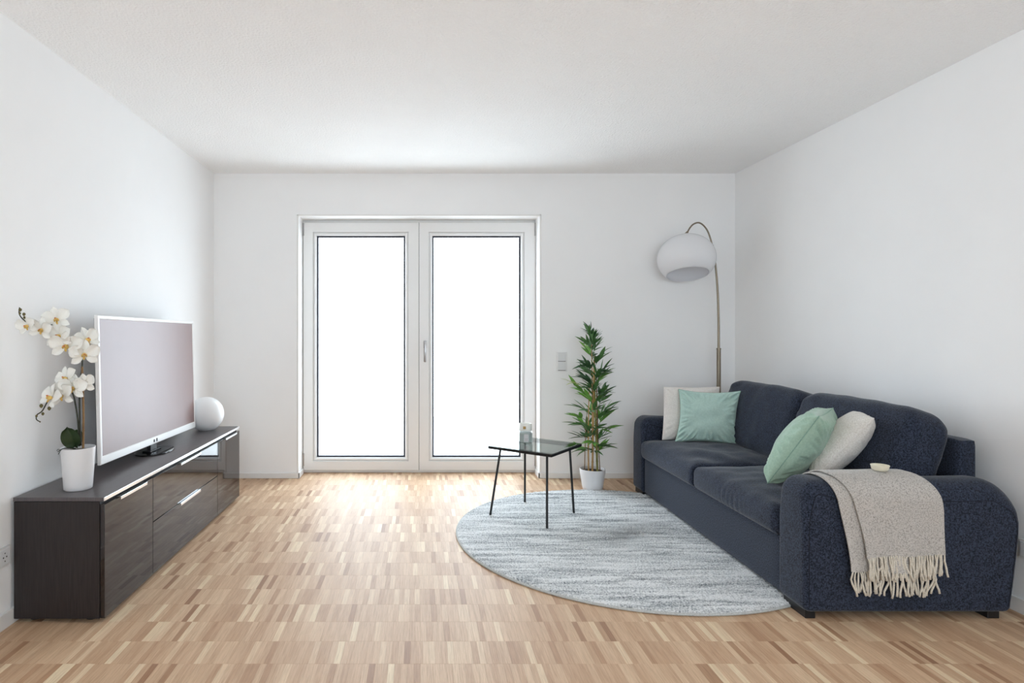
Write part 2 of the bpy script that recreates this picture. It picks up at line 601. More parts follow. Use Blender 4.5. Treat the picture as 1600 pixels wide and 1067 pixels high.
def tone():
    r = rng.random()
    if r < 0.13: return 0.84 + 0.16 * rng.random()
    if r < 0.22: return 0.05 + 0.2 * rng.random()
    return 0.26 + 0.56 * rng.random()


strips = []
k0 = int(math.floor((YR - ROW0) / SL))
k1 = int(math.ceil((YF + 0.02 - ROW0) / SL))
for k in range(k0, k1):
    y0 = ROW0 + k * SL
    x = XL - 0.02 - rng.random() * SW
    run, tn = 0, 0.5
    while x < XR + 0.02:
        if run <= 0:
            tn = tone()
            run = 1
        run -= 1
        t = min(1, max(0, tn + rng.uniform(-0.09, 0.09)))
        strips.append((x, min(x + SW, XR + 0.03), y0, min(y0 + SL, YF + 0.05), t))
        x += SW


def in_view(s):
    xc, yc = (s[0] + s[1]) / 2, (s[2] + s[3]) / 2
    if yc < 2.06 or s[1] - s[0] < SW * 0.95 or s[3] - s[2] < SL * 0.95: return False
    px = 658 + 951 * xc / yc
    if not (4 < px < 1596): return False
    if xc < -1.31 and 2.52 < yc: return False
    if xc > 1.6 and yc > 2.55: return False
    if (xc - 1.21) ** 2 + (yc - 3.58) ** 2 < 1.0: return False
    return True


cand = sorted([s for s in strips if in_view(s)], key=lambda s: (round(s[2], 3), abs(s[0] - 0.2)))
single = set(id(s) for s in cand[:300])
TONES = 18
strip_mesh = []


def strip_geo(w, l):
    a, b = GAP / 2, 0.0004
    x0, x1, y0, y1 = a, w - a, a, l - a
    v = [(x0, y0, -0.004), (x1, y0, -0.004), (x1, y1, -0.004), (x0, y1, -0.004),
         (x0, y0, -b * 0.5), (x1, y0, -b * 0.5), (x1, y1, -b * 0.5), (x0, y1, -b * 0.5),
         (x0 + b, y0 + b, 0), (x1 - b, y0 + b, 0), (x1 - b, y1 - b, 0), (x0 + b, y1 - b, 0)]
    f = [(8, 9, 10, 11)]
    for i in range(4):
        j = (i + 1) % 4
        f.append((i, j, j + 4, i + 4))
        f.append((i + 4, j + 4, j + 8, i + 8))
    return v, f


for i in range(TONES):
    me = make_mesh('oak_strip', *strip_geo(SW, SL), smooth=0)
    a = me.attributes.new('tone', 'FLOAT', 'FACE')
    a.data.foreach_set('value', [i / (TONES - 1)] * len(me.polygons))
    me.materials.append(M['parquet'])
    strip_mesh.append(me)
fo = ORI['floor']
restV, restF, restT = [], [], []
for s in strips:
    if id(s) in single:
        o = bpy.data.objects.new('oak_strip', strip_mesh[int(round(s[4] * (TONES - 1)))])
        COL.objects.link(o)
        o.parent = fl
        o.location = Vector((s[0], s[2], 0)) - fo
    else:
        v, f = strip_geo(s[1] - s[0], s[3] - s[2])
        n = len(restV)
        restV += [(p[0] + s[0] - fo.x, p[1] + s[2] - fo.y, p[2] - fo.z) for p in v]
        restF += [tuple(q + n for q in w) for w in f]
        restT += [s[4]] * len(f)
me = bpy.data.meshes.new('oak_strip_field')
me.from_pydata(restV, [], restF)
me.update()
a = me.attributes.new('tone', 'FLOAT', 'FACE')
a.data.foreach_set('value', restT)
me.materials.append(M['parquet'])
o = bpy.data.objects.new('oak_strip_field', me)
COL.objects.link(o)
o.parent = fl
o['kind'] = 'stuff'

# ------------------------------------------------------------------ double balcony door
SX0, SXM, SX1, SZ0, SZ1 = -1.003, -0.0175, 0.972, 0.022, 2.131
GZ0, GZ1 = 0.129, 2.0195
frame = merge(box(OX0, OX0 + 0.05, YF + 0.012, YF + 0.085, 0, OZ1, 0.003), box(OX1 - 0.05, OX1, YF + 0.012, YF + 0.085, 0, OZ1, 0.003),
              box(OX0, OX1, YF + 0.010, YF + 0.085, OZ1 - 0.06, OZ1, 0.003), box(OX0, OX1, YF + 0.004, YF + 0.085, 0, 0.03, 0.003))
d1 = part('door_1', frame, M['upvc'], kind='structure', label='white double balcony door with two tall glass panes')


def frame_ring(x0, x1, z0, z1, a0, a1, b0, b1, y0, y1, bev):
    """frame of four mitred rails: outer x0..x1, z0..z1, inner a0..a1, b0..b1"""
    V = []
    for y, e in ((y0 + bev, 0), (y0, bev), (y1, bev)):
        pass
    loops = [((x0, x1, z0, z1), y1), ((x0, x1, z0, z1), y0 + bev), ((x0 + bev, x1 - bev, z0 + bev, z1 - bev), y0),
             ((a0 - bev, a1 + bev, b0 - bev, b1 + bev), y0), ((a0, a1, b0, b1), y0 + bev), ((a0, a1, b0, b1), y1)]
    for (p, q, r, s), y in loops:
        V += [(p, y, r), (q, y, r), (q, y, s), (p, y, s)]
    F = []
    m = len(loops)
    for i in range(m):
        j = (i + 1) % m
        for k in range(4):
            l = (k + 1) % 4
            F.append((i * 4 + k, i * 4 + l, j * 4 + l, j * 4 + k))
    return V, F


def hinge(x, z):
    return merge(tube([(x, YF - 0.012, z - 0.045), (x, YF - 0.012, z + 0.045)], 0.0075, 10),
                 tube([(x, YF - 0.012, z - 0.052), (x, YF - 0.012, z - 0.046)], 0.009, 10),
                 tube([(x, YF - 0.012, z + 0.046), (x, YF - 0.012, z + 0.052)], 0.009, 10),
                 box(x - 0.004, x + 0.004, YF - 0.010, YF + 0.012, z - 0.03, z + 0.03))


for sx0, sx1, gx0, gx1, hx, right in ((SX0, SXM - 0.0015, -0.891, -0.136, SX0 + 0.001, False), (SXM + 0.0015, SX1, 0.0954, 0.850, SX1 - 0.001, True)):
    sash = part('sash', merge(frame_ring(sx0, sx1, SZ0, SZ1, gx0 - 0.028, gx1 + 0.028, GZ0 - 0.028, GZ1 + 0.028, YF - 0.012, YF + 0.06, 0.004)),
                M['upvc'], d1, smooth=20)
    part('glazing_bead', frame_ring(gx0 - 0.029, gx1 + 0.029, GZ0 - 0.029, GZ1 + 0.029, gx0, gx1, GZ0, GZ1, YF - 0.004, YF + 0.05, 0.010), M['upvc'], sash, smooth=20)
    part('gasket', frame_ring(gx0 - 0.001, gx1 + 0.001, GZ0 - 0.001, GZ1 + 0.001, gx0 + 0.014, gx1 - 0.014, GZ0 + 0.014, GZ1 - 0.014, YF + 0.022, YF + 0.034, 0.001), M['gasket'], sash, smooth=0)
    part('pane', box(gx0, gx1, YF + 0.034, YF + 0.040, GZ0, GZ1), M['pane'], sash, smooth=0)
    for hz in (2.07, 0.115):
        part('hinge', hinge(hx, hz), M['steel'], sash, label='slim steel hinge')
    if right:
        hxm = 0.0335
        part('handle', merge(box(hxm - 0.013, hxm + 0.013, YF - 0.024, YF - 0.011, 1.06, 1.125, 0.004, 2),
                             tube([(hxm, YF - 0.02, 1.098), (hxm, YF - 0.055, 1.098)], 0.010, 12),
                             box(hxm - 0.010, hxm + 0.010, YF - 0.066, YF - 0.050, 0.945, 1.112, 0.005, 2)), M['steel'], sash, smooth=25, label='brushed steel lever handle')
part('centre_seal', box(SXM - 0.004, SXM + 0.004, YF - 0.006, YF + 0.05, SZ0, SZ1), M['sealline'], d1, smooth=0)

# unseen window added in the rear wall to let in fill light
w2 = part('window_fill', frame_ring(RX0, RX1, RZ0, RZ1, RX0 + 0.06, RX1 - 0.06, RZ0 + 0.06, RZ1 - 0.06, YR - 0.12, YR - 0.05, 0.004), M['upvc'], smooth=20, kind='structure')
part('mullion', box((RX0 + RX1) / 2 - 0.04, (RX0 + RX1) / 2 + 0.04, YR - 0.12, YR - 0.05, RZ0 + 0.05, RZ1 - 0.05, 0.004), M['upvc'], w2)
part('pane', box(RX0 + 0.06, (RX0 + RX1) / 2 - 0.04, YR - 0.09, YR - 0.085, RZ0 + 0.06, RZ1 - 0.06), M['pane'], w2, smooth=0)
part('pane', box((RX0 + RX1) / 2 + 0.04, RX1 - 0.06, YR - 0.09, YR - 0.085, RZ0 + 0.06, RZ1 - 0.06), M['pane'], w2, smooth=0)

# ------------------------------------------------------------------ sofa
SY0, SY1 = 2.55, 4.615
AT = 0.185
XF = 1.605
sofa = thing('sofa', (2.05, (SY0 + SY1) / 2, 0), 'dark charcoal navy two-seat fabric sofa standing along the right wall', 'sofa')


def arm_profile():
    pts = []
    x0, x1, x1b, z0, z1 = XF, 2.515, 2.475, 0.03, 0.578

    def arc(cx, cz, r, a0, a1, n=10):
        for i in range(n + 1):
            a = math.radians(a0 + (a1 - a0) * i / n)
            pts.append((cx + r * math.cos(a), cz + r * math.sin(a)))
    arc(x0 + 0.03, z0 + 0.03, 0.03, 270, 180, 6)
    for t in range(1, 10): pts.append((x0, z0 + 0.03 + (z1 - 0.108 - z0) * t / 10))
    arc(x0 + 0.078, z1 - 0.078, 0.078, 180, 90, 14)
    for t in range(1, 14):
        f = t / 14
        pts.append((x0 + 0.078 + (x1 - 0.135 - x0 - 0.078) * f, z1 - 0.004 * math.sin(f * math.pi)))
    arc(x1 - 0.135, z1 - 0.135, 0.135, 90, 0, 14)
    for t in range(1, 10):
        f = t / 10
        pts.append((x1 + (x1b - x1) * f ** 1.4, z1 - 0.135 + (z0 + 0.03 - z1 + 0.135) * f))
    arc(x1b - 0.03, z0 + 0.03, 0.03, 0, -90, 6)
    for t in range(1, 12): pts.append((x1b - 0.03 + (x0 + 0.06 - x1b) * t / 12, z0))
    return pts


ARM = arm_profile()


def arm_geo(y0, y1):
    n = len(ARM)
    nor = []
    for i in range(n):
        a, b = ARM[i - 1], ARM[(i + 1) % n]
        tx, tz = b[0] - a[0], b[1] - a[1]
        l = math.hypot(tx, tz) or 1
        nor.append((-tz / l, tx / l))        # outward for this winding
    R = [0.018 + (0.036 * smoothstep(XF, XF + 0.20, p[0]) + 0.024) * smoothstep(0.38, 0.55, p[1]) for p in ARM]
    yc, T = (y0 + y1) / 2, (y1 - y0) / 2
    rows = []
    th = [90, 75, 60, 45, 30, 15, 0]
    for sgn, seq in ((-1, th), (1, th[::-1])):
        for a in seq:
            a = math.radians(a)
            row = []
            for i, (x, z) in enumerate(ARM):
                r = R[i]
                ins = r * (1 - math.cos(a))
                y = T - r + r * math.sin(a)
                bul = 0.004 * math.sin(a)
                row.append(Vector((x - nor[i][0] * ins, yc + sgn * (y + bul), z - nor[i][1] * ins)))
            rows.append(row)
    V = [p for r in rows for p in r]
    F = grid_faces(len(rows), n, wrap=True)
    F.append(tuple(range(n)))
    F.append(tuple((len(rows) - 1) * n + k for k in range(n - 1, -1, -1)))
    seam = [p + Vector((0, -0.0005, 0)) for p, q in zip(rows[0], ARM)]
    seam2 = [p + Vector((0, 0.0005, 0)) for p, q in zip(rows[-1], ARM)]
    return (V, F), seam, seam2


def flip(geo):
    return geo[0], [tuple(reversed(f)) for f in geo[1]]


def fix_normals(o):
    bm = bmesh.new()
    bm.from_mesh(o.data)
    bmesh.ops.recalc_face_normals(bm, faces=bm.faces[:])
    bm.to_mesh(o.data)
    bm.free()
    return o


for y0, y1 in ((SY0, SY0 + AT), (SY1 - AT, SY1)):
    g, s1, s2 = arm_geo(y0, y1)
    armo = fix_normals(part('armrest', g, M['sofa'], sofa, smooth=60))
    for s in (s1, s2):
        idx = [i for i, p in enumerate(ARM) if p[1] > 0.05]
        part('seam', tube([s[i] for i in idx], 0.0018, 5), M['sofa_seam'], armo)
    for fx0, fx1 in ((XF + 0.012, XF + 0.055), (2.385, 2.435)):
        part('foot', box(fx0, fx1, y0 + 0.012, y1 - 0.02, 0.0, 0.036, 0.002), M['black_plastic'], sofa, smooth=20, label='flat black foot')
IY0, IY1 = SY0 + AT, SY1 - AT
YM = (IY0 + IY1) / 2


def shifted(geo, c, mat=None):
    c = Vector(c)
    return [((mat @ v) if mat else v) + c for v in geo[0]], geo[1]


base_geo = rbox(0.40, (IY1 - IY0) / 2 + 0.004, 0.1275, 0.012, (8, 24, 10))
part('base', shifted(base_geo, (XF + 0.018 + 0.40, YM, 0.03 + 0.1275)), M['sofa'], sofa, smooth=60)
part('back_frame', shifted(rbox(0.042, (IY1 - IY0) / 2 - 0.002, 0.345, 0.014, (6, 24, 14)), (2.458, YM, 0.030 + 0.345)), M['sofa'], sofa, smooth=60)


def nz(p, s, seed=0.0):
    return noise.noise(Vector((p[0] * s + seed, p[1] * s - seed, p[2] * s + seed * 0.5)))


def seat_geo(y0, y1, seed, gather):
    hx, hy, hz = 0.345, (y1 - y0) / 2 - 0.001, 0.0665

    def d(p):
        fx, fy, fz = p.x / hx, p.y / hy, p.z / hz
        up = max(0, fz)
        crown = 0.034 * (1 - abs(fx) ** 3) * (1 - abs(fy) ** 3.2)
        p = p.copy()
        p.z += up * crown
        front = max(0, -fx)
        p.x -= 0.012 * front * (1 - abs(fy) ** 4) * (1 - fz * fz)
        p.z += up * (0.010 * nz(p, 5, seed) + 0.006 * nz(p, 12, seed))
        # drag folds on top near the front edge and the middle seam
        w = math.exp(-((fy + 0.55 - 0.25 * fx) / 0.16) ** 2)
        p.z += up * 0.007 * w * math.sin(p.x * 38 + seed)
        if gather:
            g = smoothstep(-0.1, -0.9, fx) * math.exp(-((fy + 0.05) / 0.35) ** 2)
            p.x += 0.0045 * g * math.sin(p.y * 150 + 2.5 * nz(p, 9, seed)) * (1 - abs(fz) * 0.5)
        return p
    return shifted(rbox(hx, hy, hz, 0.038, (34, 66 if gather else 44, 10), d), (XF - 0.012 + hx, (y0 + y1) / 2, 0.283 + hz))


for y0, y1, sd, g in ((IY0, YM, 1.3, True), (YM, IY1, 5.1, False)):
    so = part('seat_cushion', seat_geo(y0, y1, sd, g), M['sofa'], sofa, smooth=180)
    yy0, yy1, xx = y0 + 0.03, y1 - 0.03, XF - 0.012


def back_geo(y0, y1, seed):
    hx, hy, hz = 0.098, (y1 - y0) / 2 - 0.002, 0.222
    lean = Matrix.Rotation(math.radians(17), 3, 'Y')

    def d(p):
        fx, fy, fz = p.x / hx, p.y / hy, p.z / hz
        p = p.copy()
        puff = (1 - abs(fy) ** 3) * (1 - abs(fz) ** 2.5)
        p.x += 0.030 * fx * puff
        p.z += 0.012 * max(0, fz) * (1 - abs(fy) ** 2.4)
        p.x += 0.007 * nz(p, 6, seed) + 0.004 * nz(p, 14, seed)
        p.z += 0.005 * nz(p, 7, seed + 3)
        # soft corners: the upper outer corners sag in
        k = smoothstep(0.55, 1.0, fz) * smoothstep(0.72, 1.0, abs(fy))
        p.z -= 0.014 * k
        p.y -= 0.018 * k * (1 if fy > 0 else -1)
        w = smoothstep(0.6, 1.0, abs(fy))
        p.x += 0.004 * w * math.sin(p.z * 60 + 3 * nz(p, 8, seed)) * (1 if fx < 0 else 0.3)
        return p
    return shifted(rbox(hx, hy, hz, 0.052, (14, 46, 26), d), (2.268, (y0 + y1) / 2, 0.622), lean)


for y0, y1, sd in ((IY0 + 0.012, YM, 2.2), (YM, IY1 - 0.012, 7.7)):
    part('back_cushion', back_geo(y0, y1, sd), M['sofa'], sofa, smooth=180)

# ------------------------------------------------------------------ cushions
def pillow(name, bottom_mid, u, v, w, h, thick, mat, seam_mat, label, seed, ear=0.10, wr=0.004, n=72):
    u, v = Vector(u).normalized(), Vector(v)
    v = v.normalized()
    nn = u.cross(v).normalized()
    c = Vector(bottom_mid) + v * h / 2
    V, rows = [], n + 1
    for side in (1, -1):
        for i in range(rows):
            for j in range(rows):
                a = math.sin((-1 + 2 * i / n) * math.pi / 2)
                b = math.sin((-1 + 2 * j / n) * math.pi / 2)
                px = a * (1 - ear * 0.5 * (1 - b * b) * a * a)
                py = b * (1 - ear * 0.5 * (1 - a * a) * b * b)
                prof = ((1 - a * a) * (1 - b * b))
                t = thick / 2 * (max(0, prof) ** 0.42)
                e = min(1 - abs(a), 1 - abs(b))
                ang = math.atan2(b, a)
                rad = smoothstep(0.0, 0.12, e) * (1 - smoothstep(0.12, 0.62, e))
                crn = abs(a * b)
                t += wr * rad * (noise.noise(Vector((ang * 9 + seed, e * 2.0, side * 3.0 + seed))) * 2.0 + 1.2 * crn * math.sin(ang * 46 + seed + 3 * noise.noise(Vector((a * 3, b * 3, seed)))))
                t += wr * 0.9 * smoothstep(0, 0.3, e) * noise.noise(Vector((a * 2.6 + seed, b * 2.6, side * 2.0)))
                p = c + u * (px * w / 2) + v * (py * h / 2) + nn * (side * t)
                V.append(p)
    F = []
    for s in range(2):
        o = s * rows * rows
        for i in range(n):
            for j in range(n):
                q = (o + i * rows + j, o + (i + 1) * rows + j, o + (i + 1) * rows + j + 1, o + i * rows + j + 1)
                F.append(q if s == 0 else q[::-1])
    t = thing(name, (bottom_mid[0], bottom_mid[1], min(p.z for p in V)), label, 'cushion', 'cushions on the sofa')
    cov = part('cover', (V, F), mat, t, smooth=180)
    ring = [V[i * rows] for i in range(rows)] + [V[n * rows + j] for j in range(1, rows)] + [V[i * rows + n] for i in range(n - 1, -1, -1)] + [V[j] for j in range(n - 1, 0, -1)]
    part('piping', tube(ring, 0.0028, 6, closed=True), seam_mat, t)
    return t


pillow('cushion', (1.915, 4.325, 0.437), (1, 0.03, 0), (0.11, 0.20, 0.97), 0.405, 0.375, 0.10, M['cream'], M['cream'],
       'plain cream cushion behind the mint cushion at the far arm of the sofa', 1.0, 0.06, 0.002)
pillow('cushion', (1.950, 4.165, 0.437), (0.945, -0.33, 0), (0.16, 0.22, 0.96), 0.392, 0.372, 0.125, M['mint'], M['seam_green'],
       'mint green velvet cushion in front of the plain cream cushion', 2.0, 0.22, 0.011)
UU, DD = Vector((0.67, 0.742, 0)), Vector((0.742, -0.67, 0))
pillow('cushion', Vector((1.725, 3.03, 0.452)) + UU * 0.2, UU, Vector((0, 0, 0.85)) + DD * 0.52, 0.40, 0.415, 0.19, M['sage'], M['seam_green'],
       'sage green velvet cushion seen edge-on, leaning on the white knitted cushion', 3.0, 0.14, 0.010)
UW, DW = Vector((0.52, 0.85, 0)), Vector((0.85, -0.52, 0))
pillow('cushion', Vector((1.915, 2.975, 0.48)) + UW * 0.2, UW, Vector((0, 0, 0.80)) + DW * 0.60, 0.40, 0.40, 0.17, M['knit'], M['cream'],
       'off-white knitted cushion between the sage cushion and the beige throw', 4.0, 0.10, 0.003)

# ------------------------------------------------------------------ throw blanket over the near arm
AYC = SY0 + AT / 2


def arm_path(n=90):
    """cross-section of the armrest in (y, z), from the seat side over the top to the near face; arc length from the crest"""
    T, r, zt = AT / 2, 0.078, 0.578
    P = []
    for i in range(12): P.append((AYC + T + 0.004, 0.455 + 0.045 * i / 12))
    for i in range(24):
        a = math.radians(0 + 90 * i / 23)
        P.append((AYC + T - r + (r + 0.004) * math.cos(a), zt - r + r * math.sin(a)))
    for i in range(24):
        a = math.radians(90 + 90 * i / 23)
        P.append((AYC - T + r + (r + 0.004) * math.cos(a), zt - r + r * math.sin(a)))
    for i in range(1, 60): P.append((AYC - T - 0.004, 0.50 - 0.45 * i / 59))
    return P


PATH = arm_path()


def throw_layer(xl, xr, zend, off, seed, zslope=0.0, nx=60):
    """xl, xr: functions of progress t (0 seat side .. 1 hem); hem height zend (+ slope); off: distance from the arm"""
    keep = [p for p in PATH]
    V = []
    m = 0
    zs = zend
    pts = []
    for y, z in keep:
        pts.append((y, z))
    # normals of the path
    nor = []
    for i in range(len(pts)):
        a, b = pts[max(i - 1, 0)], pts[min(i + 1, len(pts) - 1)]
        ty, tz = b[0] - a[0], b[1] - a[1]
        l = math.hypot(ty, tz) or 1
        nor.append((tz / l, -ty / l))
    # pick outward sign
    out = []
    for (ny, nz_), (y, z) in zip(nor, pts):
        s = 1 if (ny * (y - AYC) + nz_ * (z - 0.45)) > 0 else -1
        out.append((ny * s, nz_ * s))
    cut = [i for i, p in enumerate(pts) if p[0] > AYC - AT / 2 + 0.02 or p[1] > zend]
    pts, out = [pts[i] for i in cut], [out[i] for i in cut]
    m = len(pts)
    for i, (y, z) in enumerate(pts):
        t = i / (m - 1)
        fall = smoothstep(0.50, 0.0, z) if y < AYC else 0
        for j in range(nx + 1):
            s = j / nx
            x = xl(t) + (xr(t) - xl(t)) * s
            wv = fall * (0.034 * (0.5 + 0.5 * math.sin(s * 11.5 + 0.6 + seed)) + 0.010 * (0.5 + 0.5 * math.sin(s * 23 + seed * 2)))
            d = off + wv + 0.004 * (0.5 + noise.noise(Vector((x * 9, y * 9 + z * 6, seed))))
            zz = z + zslope * (s - 0.5) * smoothstep(0.3, 1.0, t)
            V.append(Vector((x, y + out[i][0] * d, zz + out[i][1] * d)))
    F = grid_faces(m, nx + 1)
    # thickness
    n = len(V)
    me = bpy.data.meshes.new('tmp')
    me.from_pydata([tuple(v) for v in V], [], F)
    me.update()
    no = [v.normal.copy() for v in me.vertices]
    bpy.data.meshes.remove(me)
    th = 0.005
    sg = 1 if no[(m // 2) * (nx + 1)].z > 0 else -1
    V2 = [v + k * th * sg for v, k in zip(V, no)]
    VV = V + V2
    FF = [tuple(q) for q in F] + [tuple(i + n for i in reversed(q)) for q in F]
    bd = [j for j in range(nx + 1)] + [i * (nx + 1) + nx for i in range(1, m)] + [(m - 1) * (nx + 1) + j for j in range(nx - 1, -1, -1)] + [i * (nx + 1) for i in range(m - 2, 0, -1)]
    for a, b in zip(bd, bd[1:] + bd[:1]):
        FF.append((a, b, b + n, a + n))
    hem = [(VV[(m - 1) * (nx + 1) + j] + V2[(m - 1) * (nx + 1) + j]) * 0.5 for j in range(nx + 1)]
    return (VV, FF), hem


def lerp(a, b, t): return a + (b - a) * t


throw = thing('throw_blanket', (1.93, AYC, 0.24), 'heathered beige wool throw with fringed hem draped over the near sofa arm', 'blanket')
lay1, hem1 = throw_layer(lambda t: lerp(1.70, 1.775, smoothstep(0.25, 1, t)), lambda t: lerp(2.06, 2.145, smoothstep(0.2, 0.75, t)), 0.206, 0.008, 0.4, -0.012)
lay2, hem2 = throw_layer(lambda t: lerp(1.725, 1.835, smoothstep(0.2, 1, t)), lambda t: lerp(2.065, 2.165, smoothstep(0.2, 0.75, t)), 0.277, 0.019, 0.7, 0.012)
fix_normals(part('under_layer', lay1, M['throw'], throw, smooth=60))
fix_normals(part('upper_layer', lay2, M['throw'], throw, smooth=60))


def fringe(hem, n, length, seed, dy):
    r = random.Random(seed)
    gs = []
    for i in range(n):
        f = (i + 0.5 + r.uniform(-0.25, 0.25)) / n * (len(hem) - 1)
        a = int(f)
        p = hem[a].lerp(hem[min(a + 1, len(hem) - 1)], f - a)
        L = length * r.uniform(0.85, 1.1)
        dx = r.gauss(0, 0.010)
        sway = r.gauss(0, 0.004)
        pts = []
        for k in range(7):
            t = k / 6
            q = Vector((p.x + dx * t * t + sway * math.sin(t * 5), min(p.y + 0.002 * k / 6 + dy * t + r.gauss(0, 0.0012), SY0 - 0.009), p.z + 0.004 - L * t))
            pts.append(q)
        gs.append(tube(pts, lambda t: 0.0030 + 0.0009 * math.sin(t * 40) + 0.0006 * t, 6))
    return merge(*gs)


part('fringe', fringe(hem1, 34, 0.100, 5, -0.004), M['fringe'], throw, smooth=180, label='twisted beige fringe')
part('fringe', fringe(hem2, 38, 0.098, 9, -0.008), M['fringe'], throw, smooth=180, label='twisted beige fringe')

# small cream dish on the throw
dish_c = Vector((1.985, 2.633, 0.607))
dish = thing('small_dish', dish_c, 'small round cream ceramic dish resting on the beige throw', 'dish')
part('bowl', lathe([(0.0, 0.0), (0.024, 0.0), (0.031, 0.006), (0.034, 0.022), (0.0325, 0.0235), (0.030, 0.020), (0.026, 0.010), (0.0, 0.008)], dish_c, 28), M['soap'], dish, smooth=50)
part('rim', tube([(dish_c.x + 0.0335 * math.cos(a * math.pi / 16), dish_c.y + 0.0335 * math.sin(a * math.pi / 16), dish_c.z + 0.0225) for a in range(32)], 0.0018, 6, closed=True), M['soap'], dish)

# ------------------------------------------------------------------ round rug
RC, RR, RT = Vector((1.21, 3.58, 0)), 1.0, 0.016
rug = thing('round_rug', RC, 'round grey-blue heathered shaggy rug lying partly under the sofa', 'rug')
nr, na = 210, 760
rad = np.concatenate([[0.004], np.linspace(0.01, RR - 0.008, nr), [RR - 0.003]])
ang = np.linspace(0, 2 * np.pi, na, endpoint=False)
Rg, Ag = np.meshgrid(rad, ang, indexing='ij')
rs = np.random.RandomState(3)
zz = RT + rs.uniform(-0.0035, 0.0035, Rg.shape)
zz *= np.where(Rg > RR - 0.006, 0.45, 1.0)
Xg = Rg * np.cos(Ag) + rs.uniform(-0.0012, 0.0012, Rg.shape)
Yg = Rg * np.sin(Ag) + rs.uniform(-0.0012, 0.0012, Rg.shape)
vs = np.stack([Xg, Yg, zz], -1).reshape(-1, 3)
i, j = np.meshgrid(np.arange(len(rad) - 1), np.arange(na), indexing='ij')
k = (j + 1) % na
fs = np.stack([i * na + j, (i + 1) * na + j, (i + 1) * na + k, i * na + k], -1).reshape(-1, 4)
me = bpy.data.meshes.new('pile')
me.vertices.add(len(vs))
me.vertices.foreach_set('co', vs.ravel())
me.loops.add(fs.size)
me.loops.foreach_set('vertex_index', fs.ravel().astype(np.int32))
me.polygons.add(len(fs))
me.polygons.foreach_set('loop_start', (np.arange(len(fs)) * 4).astype(np.int32))
me.polygons.foreach_set('loop_total', np.full(len(fs), 4, np.int32))
me.update(calc_edges=True)
me.validate()
me.materials.append(M['rug'])
po = bpy.data.objects.new('pile', me)
COL.objects.link(po)
po.parent = rug
po['kind'] = 'stuff'
ORI[po.name] = RC
circ = [(RC.x + (RR - 0.002) * math.cos(2 * math.pi * q / 160), RC.y + (RR - 0.002) * math.sin(2 * math.pi * q / 160)) for q in range(160)]
part('binding', tube([(x, y, 0.0065) for x, y in circ], 0.0065, 8, closed=True), M['binding'], rug, label='flat pale grey edge binding')

# ------------------------------------------------------------------ low TV cabinet
CX0, CX1, CY0, CY1, CZ0, CZ1 = -1.684, -1.309, 2.516, 4.385, 0.02, 0.522
cab = thing('tv_cabinet', ((CX0 + CX1) / 2, (CY0 + CY1) / 2, 0), 'long low dark brown gloss television cabinet against the left wall', 'cabinet')
TZ = CZ1 - 0.016
FD = 0.018
part('carcass', merge(box(CX0, CX1 - FD - 0.003, CY0, CY0 + 0.018, CZ0, TZ - 0.002, 0.001), box(CX0, CX1 - FD - 0.003, CY1 - 0.018, CY1, CZ0, TZ - 0.002, 0.001),
                      box(CX0, CX1 - FD - 0.003, CY0 + 0.018, CY1 - 0.018, CZ0, CZ0 + 0.018), box(CX0, CX0 + 0.008, CY0 + 0.018, CY1 - 0.018, CZ0 + 0.018, TZ - 0.002),
                      box(CX0 + 0.008, CX1 - FD - 0.004, 2.962, 2.980, CZ0 + 0.018, TZ - 0.003), box(CX0 + 0.008, CX1 - FD - 0.004, 3.905, 3.923, CZ0 + 0.018, TZ - 0.003),
                      box(CX1 - 0.06, CX1 - FD - 0.004, CY0 + 0.018, CY1 - 0.018, TZ - 0.045, TZ - 0.002)), M['cab_side'], cab, smooth=20)
top = part('top_panel', box(CX0 - 0.002, CX1 - 0.003, CY0 - 0.002, CY1 + 0.002, TZ, CZ1, 0.0015, 2), M['cab_top'], cab, smooth=20)
part('edge_strip', box(CX1 - 0.0035, CX1 + 0.001, CY0 - 0.001, CY1 + 0.002, TZ + 0.001, CZ1 - 0.0005, 0.001), M['alu'], top, smooth=20, label='bright aluminium edge strip')


def front(name, y0, y1, z0, z1, hy0, hy1):
    g = 0.0018
    d = part(name, box(CX1 - FD, CX1, y0 + g, y1 - g, z0 + g, z1 - g, 0.0012, 2), M['cab_gloss'], cab, smooth=20)
    zt = z1 - g
    part('handle', merge(box(CX1 - 0.010, CX1 + 0.012, hy0, hy1, zt - 0.0005, zt + 0.0022, 0.0006),
                         box(CX1 + 0.0095, CX1 + 0.012, hy0, hy1, zt - 0.0105, zt + 0.0015, 0.0006)), M['alu'], d, smooth=20, label='slim aluminium edge handle')


FZ1 = TZ - 0.012
front('door', CY0, 2.971, CZ0, FZ1, 2.632, 2.885)
front('drawer', 2.971, 3.914, CZ0, 0.277, 3.292, 3.585)
front('drawer', 2.971, 3.914, 0.277, FZ1, 3.292, 3.585)
front('door', 3.914, CY1, CZ0, FZ1, 4.05, 4.29)
for fx, fy in ((CX0 + 0.06, CY0 + 0.06), (CX1 - 0.08, CY0 + 0.06), (CX0 + 0.06, CY1 - 0.06), (CX1 - 0.08, CY1 - 0.06), (CX0 + 0.06, 3.45), (CX1 - 0.08, 3.45)):
    part('foot', lathe([(0.0, 0.0), (0.025, 0.0), (0.025, 0.008), (0.018, 0.010), (0.018, CZ0), (0.0, CZ0)], (fx, fy, 0), 16), M['black_plastic'], cab)

# ------------------------------------------------------------------ television
TX, TY0, TY1, TB, TT = -1.530, 2.885, 4.098, 0.566, 1.280
tv = thing('television', (TX, 3.49, CZ1), 'flat television in a thin white frame on the dark cabinet', 'television')
tilt = Matrix.Rotation(math.radians(-1.6), 3, 'Y')
roll = Matrix.Rotation(math.radians(-0.55), 3, 'X')
pc = Vector((TX, (TY0 + TY1) / 2, TB))


